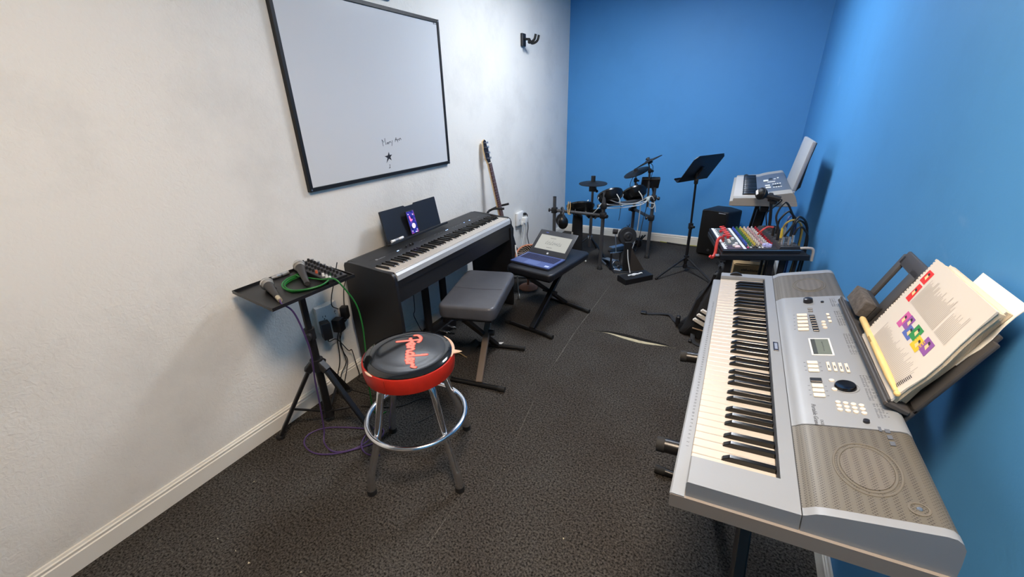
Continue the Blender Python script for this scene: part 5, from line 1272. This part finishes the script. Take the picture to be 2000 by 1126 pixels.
part('bracket_arm', MB().tube([MP + V((-.018, 0, .90)), DMx @ V((dw / 2, dh * .3, -sg * .020))], .010, 10), black, ms)

# ---------------------------------------------------------------- loudspeaker
sp_ = thing('loudspeaker', 'black loudspeaker cabinet on the carpet by the back wall, beside the music stand', 'loudspeaker', (-.06, 4.70, 0))
cabm = mat('speaker_cabinet', (20, 20, 23), .5, bump=.3, bscale=400); grm = mat('speaker_grille_black', (12, 12, 13), .45, bump=.6, bscale=700)
plan = [(-.251, 4.637), (.003, 4.572), (.125, 4.735), (.02, 4.86), (-.12, 4.885)]
mb = MB().prism(plan, .012, .486, ax='Z'); bmesh.ops.bevel(mb.bm, geom=mb.bm.edges[:], offset=.018, segments=3, profile=.5, affect='EDGES')
part('cabinet', mb, cabm, sp_)
fN_ = V((-.065, -.254, 0)).normalized(); FX = V((.254, -.065, 0)).normalized(); FS = frame((-.251, 4.637, .012), FX, z=fN_)
FS = Matrix((FX, V((0, 0, 1)), fN_)).transposed().to_4x4(); FS.translation = V((-.251, 4.637, .012))
mb = MB().prism([(.014, .014), (.248, .014), (.248, .462), (.20, .470), (.062, .470), (.014, .462)], .0, .010, FS); part('front_grille', mb, grm, sp_)
part('round_logo', MB().torus((0, 0, 0), .011, .0018, FS @ Matrix.Translation((.128, .058, .0106)), 24, 6).boxab((-.004, -.006, 0), (.004, .006, .001), FS @ Matrix.Translation((.128, .058, .0104))), mat('speaker_logo', (84, 86, 92), .4), sp_)
part('handle', MB().boxab((.17, .452, .0102), (.236, .460, .014), FS, .002), mat('speaker_highlight', (150, 152, 156), .4), sp_)  # pale strip painted as a highlight on the cabinet front, no real handle
for x in (.03, .22):
    for y in (4.66, 4.80): pass
for px, py in ((-.20, 4.67), (-.02, 4.62), (.06, 4.74), (-.09, 4.84)): part('rubber_foot', MB().cyl((px, py, 0), (px, py, .014), .014, seg=12), rubber, sp_)
# ---------------------------------------------------------------- second keyboard on the right wall
T35 = rad(3.6)
FY0, FY1 = 2.935, 3.925
KF = Matrix.Translation((-.008, 0, .8935)) @ Matrix.Rotation(-T35, 4, 'Y')
fk = thing('grey_keyboard', 'silver-grey electronic keyboard with raised music rest beyond the audio mixer', 'keyboard', (.17, 3.43, .90))
fbody = mat('keyboard_beige_silver', (160, 156, 148), .45, .1); fpanel = mat('keyboard_slate_panel', (84, 93, 106), .45)
def fpr(poly, a, b_): return MB().prism(poly, a, b_, KF, ax='Y')
part('lower_case', fpr([(.003, 0), (0, .004), (.0, .022), (.004, .0255), (.350, .0255), (.358, .022), (.362, .004), (.358, 0)], FY0, FY1), fbody, fk)
fhump = [(.152, .0258), (.152, .050), (.175, .052), (.20, .060), (.235, .068), (.318, .080), (.330, .078), (.344, .060), (.352, .040), (.356, .0258)]
part('end_cap', fpr(fhump, FY0, 3.06), fbody, fk); part('end_cap', fpr(fhump, 3.80, FY1), fbody, fk)
pnl = part('control_panel', fpr([(.152, .0258), (.152, .050), (.175, .052), (.20, .060), (.235, .068), (.318, .080), (.330, .078), (.344, .060), (.352, .040), (.356, .0258)], 3.0605, 3.7995), fpanel, fk)
KB0, KB1 = 3.005, 3.851
cfp = [(.018, .0258), (.018, .042), (.022, .046), (.1515, .050), (.1515, .0258)]
part('cheek', fpr(cfp, FY0, KB0 - .001), fbody, fk); part('cheek', fpr(cfp, KB1 + .001, FY1), fbody, fk)
part('front_lip', fpr([(.0005, .0257), (.0005, .028), (.0175, .030), (.0175, .0257)], FY0 + .001, FY1 - .001), fbody, fk)
keybed(fk, frame(KF @ V((.0182, KB1, .0475)), (0, -1, 0), z=KF.to_3x3() @ V((0, 0, 1))), 36, 'C', pitch=(KB1 - KB0) / 36, L=.1330)
part('pitch_wheel', MB().cyl(KF @ V((.085, 3.885, .036)), KF @ V((.085, 3.895, .036)), .022, seg=24), black, fk)
def fpan(a, y, h=0.0): return KF @ Matrix.Translation((a, y, .068 + (a - .235) * .1446)) @ Matrix.Rotation(-math.atan(.1446), 4, 'Y') @ Matrix.Translation((0, 0, h))
wbn = mat('button_white', (224, 226, 226), .4)
for a, y, da, dy, m_ in ((.208, 3.50, .030, .055, wbn), (.238, 3.56, .022, .05, dkp), (.262, 3.53, .014, .02, wbn), (.282, 3.56, .010, .03, wbn), (.238, 3.42, .045, .015, wbn), (.212, 3.29, .028, .035, wbn), (.214, 3.21, .028, .035, wbn), (.262, 3.255, .040, .030, dkp)):
    part('button', MB().box((0, 0, .002), (da, dy, .004), fpan(a, y), .001), m_, pnl)
for j in range(2):
    for i in range(4): part('button', MB().box((0, 0, .002), (.009, .018, .004), fpan(.245 + .013 * i, 3.32 - .125 * j), .001), wbn, pnl)
part('logo_patch', MB().box((0, 0, .0006), (.012, .03, .001), KF @ Matrix.Translation((.164, 3.26, .0512))), mat('logo_navy', (52, 60, 96), .5), pnl)
# rest
frm = mat('rest_light_grey', (158, 161, 165), .5)
RF0 = V((.318, 3.06, .985)); rt_ = V((.150, 0, .989)).normalized()
RFM = Matrix(((0, rt_.x, -rt_.z, RF0.x), (1, 0, 0, 0), (0, rt_.z, rt_.x, RF0.z), (0, 0, 0, 1)))
mr2 = part('music_rest', MB().boxab((3.055, 0, -.022), (3.50, .292, 0), RFM, .006, 2), frm, fk)
part('rest_back', MB().boxab((3.06, .004, -.026), (3.495, .286, -.0225), RFM), black, mr2)
part('rest_support', MB().tube([RFM @ V((3.12, .20, -.026)), RFM @ V((3.12, .02, -.040)), KF @ V((.345, 3.12, .055))], .006, 8), darkgrey, mr2)
part('rest_foot', MB().boxab((3.05, -.022, -.020), (3.50, .0, .012), RFM, .003), frm, mr2)
# two-column stand
ks = thing('keyboard_stand', 'black slanted two-post stand under the silver-grey keyboard', 'stand', (.19, 3.35, 0))
def kfz(x): return .8935 + (x + .008) * math.tan(T35)
for y in (3.12, 3.72): part('support_arm', MB().bar((.005, y, kfz(.005) - .019), (.345, y, kfz(.345) - .019), .055, .034, bev=.004), blackm, ks)
part('cross_beam', MB().bar((.20, 3.10, kfz(.20) - .055), (.20, 3.75, kfz(.20) - .055), .05, .034, bev=.004), blackm, ks)
for y, dx in ((3.16, 0), (3.26, .020)):
    part('post', MB().bar((.185 + dx, y, kfz(.19) - .070), (.115 + dx, y + .02, .03), .032, .045, (1, 0, 0), bev=.003), blackm, ks)
part('foot', MB().bar((-.04, 3.17, .020), (.42, 3.17, .020), .05, .038, bev=.005), blackm, ks); part('foot', MB().bar((-.04, 3.68, .020), (.42, 3.68, .020), .05, .038, bev=.005), blackm, ks)
part('spine', MB().bar((.13, 3.17, .030), (.13, 3.68, .030), .05, .03, bev=.005), blackm, ks)
part('post', MB().bar((.20, 3.66, kfz(.20) - .070), (.13, 3.67, .03), .032, .045, (1, 0, 0), bev=.003), blackm, ks)

# ---------------------------------------------------------------- audio mixer on its stand
YW = rad(13); SM = Matrix.Translation((.006, 2.405, .742)) @ Matrix.Rotation(YW, 4, 'Z') @ Matrix.Rotation(rad(-3.5), 4, 'Y')
mxs = thing('mixer_stand', 'black table stand holding the large audio mixer beyond the front keyboard', 'stand', (.19, 2.62, 0))
part('table_top', MB().boxab((-.004, 0, -.034), (.405, .445, -.001), SM, .004), blackm, mxs)
part('front_bar', MB().boxab((-.012, -.014, -.034), (.412, -.0005, -.004), SM, .003), blackm, mxs)
for lx, ly, w_, tilt in ((.052, .06, .034, .0), (.262, .06, .030, .0), (.318, .07, .028, .01), (.378, .06, .016, .0), (.145, .40, .022, .0), (.36, .40, .03, 0)):
    a = SM @ V((lx, ly, -.0345)); b_ = V((a.x + tilt, a.y, 0)); part('leg', MB().bar(a, b_, w_, .03, (0, 1, 0), bev=.003), blackm, mxs)
part('shelf_rail', MB().bar(V((.04, 2.50, .10)), V((.36, 2.58, .10)), .02, .02), blackm, mxs)
part('clamp_screw', MB().cyl(SM @ V((-.012, .02, -.018)), SM @ V((-.030, .02, -.018)), .009, seg=10), steel, mxs)
am = thing('audio_mixer', 'large audio mixer with rows of coloured knobs and white strips, on the black table stand', 'mixer', SM @ V((.19, .22, 0)))
mcase = mat('mixer_case', (28, 28, 31), .4, .2); mface = mat('mixer_face', (42, 44, 49), .45, .2); mgrid = mat('mixer_fader_zone', (96, 104, 106), .5)
part('case', MB().boxab((0, .004, 0), (.372, .440, .020), SM, .003), mcase, am)
fpl = part('face_plate', MB().boxab((.006, .010, .0202), (.268, .434, .0216), SM), mface, am)
part('chrome_edge', MB().boxab((0, .0015, .0150), (.372, .0036, .0195), SM, .001), steel, am)
stw = mat('strip_white', (206, 208, 214), .5)
for x in (.010, .105): part('label_strip', MB().boxab((x, .012, .0217), (x + .014, .432, .0224), SM), stw, fpl)
part('fader_zone', MB().boxab((.026, .085, .0217), (.102, .430, .0222), SM), mgrid, fpl); part('fader_band', MB().boxab((.026, .014, .0217), (.102, .082, .0222), SM), mat('mixer_purple_band', (66, 54, 72), .5), fpl)
mb = MB()
for k in range(9): mb.boxab((.030 + .0082 * k, .09, .0223), (.0312 + .0082 * k, .425, .0227), SM)
part('grid_lines', mb, mcase, fpl, stuff=True)
fcap = mat('fader_white', (222, 222, 222), .4); redm = mat('knob_red', (200, 40, 52), .4); pinkm = mat('knob_pink', (226, 60, 130), .4)
for k in range(12):
    y = .045 + k * .0315
    part('fader_slot', MB().boxab((.034, y + .006, .0223), (.098, y + .0085, .0230), SM), mcase, fpl)
    xf = .058 + .018 * math.sin(k * 1.9); part('fader_cap', MB().boxab((xf, y, .0231), (xf + .014, y + .0145, .036), SM, .002), redm if k > 4 else fcap, fpl)
    part('channel_button', MB().boxab((.0245, y, .0223), (.031, y + .010, .0265), SM, .001), redm if k in (3, 4, 5) else fcap, fpl)
part('level_display', MB().boxab((.066, .030, .0223), (.094, .066, .028), SM, .002), mat('display_pink', (214, 190, 190), .4), fpl)
colrow = [('knob_blue', (58, 92, 196)), ('knob_green', (70, 132, 72)), ('knob_yellow', (206, 190, 86)), ('knob_cream', (226, 218, 214)), ('knob_rose', (214, 178, 186)), ('knob_offwhite', (220, 220, 224)), ('knob_crimson', (168, 36, 52))]
for r, (nm, c) in enumerate(colrow):
    m_ = mat(nm, c, .4); x = .130 + r * .0205
    for k in range(11):
        y = .078 + k * .0330
        part('channel_knob', MB().lathe([(0, 0), (.0052, 0), (.0042, .015), (0, .0155)], SM @ Matrix.Translation((x, y, .0217)), 10), m_, fpl)
mb = MB()
for r in range(6): mb.boxab((.1385 + r * .0205, .05, .0217), (.1420 + r * .0205, .42, .0220), SM)
part('scale_lines', mb, mat('scale_beige', (150, 140, 110), .5), fpl, stuff=True)
for k in range(6): part('small_button', MB().boxab((.126 + .014 * k, .028, .0217), (.134 + .014 * k, .040, .0262), SM, .001), (pinkm, fcap, mface, mcase, fcap, fcap)[k], fpl)
lav = mat('knob_lavender', (176, 180, 226), .35)
for k in range(7):
    a = 2 * math.pi * k / 7; part('master_knob', MB().lathe([(0, 0), (.0075, 0), (.006, .012), (0, .0125)], SM @ Matrix.Translation((.228 + .017 * math.cos(a), .060 + .017 * math.sin(a), .0217)), 12), lav, fpl)
sock = part('connector_panel', MB().prism([(.270, .0202), (.278, .034), (.366, .034), (.370, .0202)], .010, .436, SM, ax='Y'), mat('mixer_connector_grey', (52, 53, 56), .4, .3), am)
for k in range(10):
    for j in range(3): part('jack_socket', MB().lathe([(.0085, 0), (.0085, .003), (.005, .003), (.0045, -.001)], SM @ Matrix.Translation((.292 + .030 * j, .040 + .042 * k, .0341)), 12), steel, sock)
# plugged cables at the wall side of the mixer
jack_silver = mat('jack_silver', (206, 206, 204), .25, .8); jack_black = black; jack_gold = mat('jack_yellow', (216, 190, 70), .4)
jspec = [(.292, .040, .045, jack_silver, [(.02, -.01, .10), (.05, .02, .15), (.11, .10, .05), (.115, .12, -.25)], black_cable, 'black cable plugged into the wall-side connectors of the audio mixer'),
         (.322, .040, .045, jack_silver, [(.0, .01, .09), (.03, .05, .12), (.085, .12, .03), (.09, .13, -.3)], black_cable, 'black cable plugged into the wall-side connectors of the audio mixer'),
         (.352, .082, .04, jack_silver, [(.01, .0, .08), (.04, .02, .07), (.075, .06, -.02), (.08, .07, -.35)], black_cable, 'black cable plugged into the wall-side connectors of the audio mixer'),
         (.292, .124, .06, jack_black, [(-.03, .01, .13), (.0, .03, .20), (.05, .06, .13), (.12, .16, .02), (.12, .18, -.3)], black_cable, 'black cable plugged into the wall-side connectors of the audio mixer'),
         (.322, .166, .055, jack_gold, [(.01, -.01, .09), (.05, .01, .10), (.10, .08, .02), (.10, .10, -.28)], mat('yellow_cable', (150, 132, 66), .5), 'yellow cable plugged into the mixer connectors'),
         (.292, .208, .05, jack_black, [(-.03, -.01, .05), (-.06, -.06, .04), (-.075, -.05, .012)], mat('red_thin_cable', (190, 66, 60), .5), 'thin red cable bent across the mixer knobs from the connectors'),
         (.352, .208, .05, jack_silver, [(.0, .01, .10), (.03, .05, .10), (.055, .10, .0), (.06, .11, -.3)], mat('blue_cable', (46, 58, 110), .5), 'blue cable plugged into the outer mixer connectors'),
         (.322, .250, .05, jack_black, [(.0, -.02, .09), (.04, .0, .13), (.08, .05, .02), (.085, .06, -.33)], black_cable, 'black cable plugged into the wall-side connectors of the audio mixer')]
for jx, jy, jl, jm, offs, cm, lab in jspec:
    a = SM @ V((jx, jy, .0372)); t = thing('plugged_cable', lab, 'cable', a, 'cables plugged into the mixer')
    n3 = SM.to_3x3() @ V((0, 0, 1))
    part('plug', MB().cyl(a, a + n3 * jl, .0078, .0062, 12), jm, t)
    e_ = a + n3 * jl
    pts = [e_ - n3 * .004] + [V((min(a.x + o[0], XR - .02), a.y + o[1], a.z + o[2])) for o in offs]
    part('lead', MB().tube(spline(pts, 6), .0052, 7), cm, t)
part('wall_bracket', MB().tube(spline([SM @ V((.36, .05, .012)), SM @ V((.405, .035, .020)), SM @ V((.435, .03, .012)), SM @ V((.438, .03, -.05))], 5), .007, 8), mat('lead_grey', (176, 176, 176), .4), am)
redc = mat('red_cable', (186, 52, 44), .45)
rp_ = [SM @ V((.030, .16, .030)), SM @ V((.020, .15, .046)), SM @ V((-.004, .12, .044)), SM @ V((-.016, .09, .008)), SM @ V((-.022, .07, -.022)), SM @ V((-.038, .05, -.040)), SM @ V((-.052, .045, -.030))]
single('red_cable', MB().tube(spline(rp_, 6), .0085, 9), redc, 'thick red cable hanging over the left edge of the audio mixer', 'cable', rp_[3])
zz = [SM @ V((.066 + .014 * (-1) ** k, .20 + .022 * k, .0375 + .002 * (k % 2))) for k in range(11)]
single('red_cable', MB().tube(spline(zz, 3), .0036, 7), mat('red_cable_bright', (200, 50, 50), .45), 'bright red cable zigzagging over the mixer faders', 'cable', zz[0])

# ---------------------------------------------------------------- microphone on a gooseneck stand
ms2 = thing('microphone_stand', 'black stand with a large microphone held before the silver-grey keyboard', 'microphone stand', (.236, 2.905, 0))
part('pole', MB().tube(spline([V((.245, 2.908, .02)), V((.238, 2.908, .60)), V((.236, 2.906, .74)), V((.230, 2.904, .83)), V((.216, 2.900, .925)), V((.206, 2.890, .965))], 6), .0085, 10), blackm, ms2)
part('round_base', MB().lathe([(0, 0), (.065, 0), (.065, .010), (.03, .020), (.02, .04), (0, .04)], Matrix.Translation((.245, 2.908, 0)), 36), blackm, ms2)
mcl = part('clip', MB().box((.203, 2.884, .972), (.024, .03, .05), None, .006, 2).box((.225, 2.884, .945), (.035, .022, .028), None, .006), black, ms2)
bm_ = thing('vocal_microphone', 'black microphone with a round head and painted glint, clipped on the gooseneck stand', 'microphone', (.19, 2.865, .96))
hM = zframe((.150, 2.850, .995), (-.8, -.52, .30), (0, 0, 1))
part('head', MB().lathe([(0, -.030), (.020, -.030), (.031, -.016), (.034, .0), (.031, .014), (.020, .025), (0, .029)], hM, 24), mat('mic_black_mesh', (24, 25, 27), .35, .3, bump=.4, bscale=800), bm_)
part('head_band', MB().lathe([(.0345, -.004), (.0362, -.002), (.0362, .004), (.0345, .006)], hM, 24), black, bm_)
part('painted_glint', MB().box((0, 0, .0285), (.030, .016, .004), hM @ Matrix.Rotation(rad(40), 4, 'Z'), .001), mat('glint_silver', (222, 222, 220), .3), bm_)  # pale chip on the head stands in for its white highlight
part('handle', MB().cyl((.170, 2.858, .985), (.252, 2.862, .968), .0135, .0165, 16), black, bm_)
part('cord', MB().tube(spline([V((.252, 2.862, .968)), V((.262, 2.875, .955)), V((.226, 2.905, .90)), V((.205, 2.925, .86)), V((.222, 2.920, .78)), V((.236, 2.925, .66)), V((.23, 2.925, .3)), V((.21, 2.93, .01))], 6), .0036, 7), black_cable, bm_)

# ---------------------------------------------------------------- cardboard box on the carpet behind the mixer stand
cb = thing('cardboard_box', 'brown cardboard box with printed lettering on the carpet behind the mixer stand', 'box', (.19, 3.04, 0))
card = mat('cardboard', (168, 138, 96), .85, nz=.06, nscale=12)
CBM = Matrix.Translation((.090, 2.988, .165)) @ Matrix.Rotation(rad(5), 4, 'Z')
part('carton', MB().boxab((0, 0, -.164), (.215, .095, .330), CBM, .002), card, cb)
part('flap', MB().raw([(.0, 0, .3305), (.215, 0, .3305), (.228, -.015, .350), (.012, -.015, .343)], [(0, 1, 2, 3)], CBM), card, cb)
mb = MB(); rr = random.Random(14)
for k in range(14):
    x = .048 + k * .0088; h_ = .010 + .008 * rr.random()
    mb.boxab((x, -.0008, .288), (x + .0052, .0003, .288 + h_), CBM)
part('printed_lettering', mb, mat('box_ink', (52, 40, 30), .7), cb, stuff=True)

# ---------------------------------------------------------------- backpack under the front keyboard
bp_ = thing('backpack', 'black backpack with three white stripes standing on the carpet behind the front keyboard', 'backpack', (-.02, 2.90, 0))
bgm = mat('backpack_nylon', (20, 20, 23), .7, nz=.2, nscale=14, bump=.4, bscale=40)
tb = bmesh.new(); bmesh.ops.create_cube(tb, size=1); bmesh.ops.subdivide_edges(tb, edges=tb.edges[:], cuts=5, use_grid_fill=True)
rr = random.Random(12)
lo, hi = V((-.168, 2.755, .004)), V((.052, 2.985, .525))
for v in tb.verts:
    u = v.co + V((.5, .5, .5))
    pinch = 1 - .55 * max(0, (u.z - .25) / .75) ** 1.2; nar = 1 - .68 * u.z
    round_ = 1 - .22 * (abs(2 * u.x - 1) ** 3) * (abs(2 * u.y - 1) ** 3)
    x = (u.x - .5) * (hi.x - lo.x) * round_ * nar; y = (u.y - .5) * (hi.y - lo.y) * pinch * round_
    lean = .083 * u.z
    wr = .006 * math.sin(9 * u.z + 4 * u.x) + .005 * math.sin(13 * u.x - 5 * u.y)
    v.co = V(((lo.x + hi.x) / 2 + x + lean - .02 * (u.z < .15) + wr, (lo.y + hi.y) / 2 + y + wr, lo.z + u.z * (hi.z - lo.z) * (1 - .10 * abs(2 * u.x - 1) ** 2.5 * (u.z > .5))))
bmesh.ops.bevel(tb, geom=[e for e in tb.edges if e.calc_face_angle(0) > .9], offset=.018, segments=3, profile=.5, affect='EDGES')
for v in tb.verts:
    if v.co.z < .004: v.co.z = .004
part('bag_body', MB().merge(tb), bgm, bp_, 60)
strm = mat('stripe_white', (222, 216, 206), .6)
yf = 2.742
for k in range(3):
    x0, z0 = -.094 + .019 * k, .128 + .037 * k
    q = [(x0, z0 + .022), (x0 + .012, z0 + .034), (x0 + .085, z0 + .002), (x0 + .075, z0 - .014)]
    part('stripe', MB().prism(q, yf - .012, yf + .012, ax='Y'), strm, bp_)
part('piping', MB().tube([(-.088, 2.738, .088), (.0, 2.738, .078)], .005, 6), mat('piping_beige', (150, 128, 104), .6), bp_)
def strap(pts, w, nm='strap'):
    P = spline([V(p) for p in pts], 6); vs = []; fs = []
    for i, p in enumerate(P):
        d = (P[min(i + 1, len(P) - 1)] - P[max(i - 1, 0)]); d.z = 0; d.normalize(); n2 = V((-d.y, d.x, 0)) * w / 2
        vs += [p + n2, p - n2, p - n2 + V((0, 0, .003)), p + n2 + V((0, 0, .003))]
    for i in range(len(P) - 1):
        for k in range(4): fs.append((4 * i + k, 4 * i + (k + 1) % 4, 4 * i + 4 + (k + 1) % 4, 4 * i + 4 + k))
    fs += [(3, 2, 1, 0), tuple(4 * (len(P) - 1) + k for k in range(4))]
    part(nm, MB().raw(vs, fs), bgm, bp_)
strap([(-.15, 2.86, .05), (-.19, 2.90, .018), (-.23, 2.97, .004), (-.27, 3.025, .012), (-.33, 3.025, .006), (-.40, 3.0, .003), (-.46, 2.985, .004)], .028)
part('buckle', MB().box((-.455, 2.986, .012), (.045, .04, .012), None, .004), black, bp_)
part('buckle', MB().box((-.195, 2.885, .05), (.03, .04, .075), None, .008), black, bp_)
strap([(-.08, 2.76, .03), (-.07, 2.71, .008), (-.04, 2.67, .004), (.03, 2.655, .004), (.10, 2.68, .004)], .028)
part('buckle', MB().box((-.087, 2.695, .010), (.02, .03, .016), None, .004), black, bp_)

# yellowish wire along the foot of the back wall
single('floor_wire', MB().tube(spline([(-.66, 4.915, .006), (-.52, 4.905, .005), (-.36, 4.90, .005), (-.20, 4.905, .006)], 6), .005, 7), mat('wire_olive', (168, 164, 70), .6), 'thin yellow-green wire lying along the foot of the blue back wall', 'cable')
single('dark_stick', MB().tube([(-.58, 4.89, .011), (-.34, 4.865, .011)], [.0075, .0050], 10), black, 'thin dark stick lying at the foot of the blue back wall', 'stick')
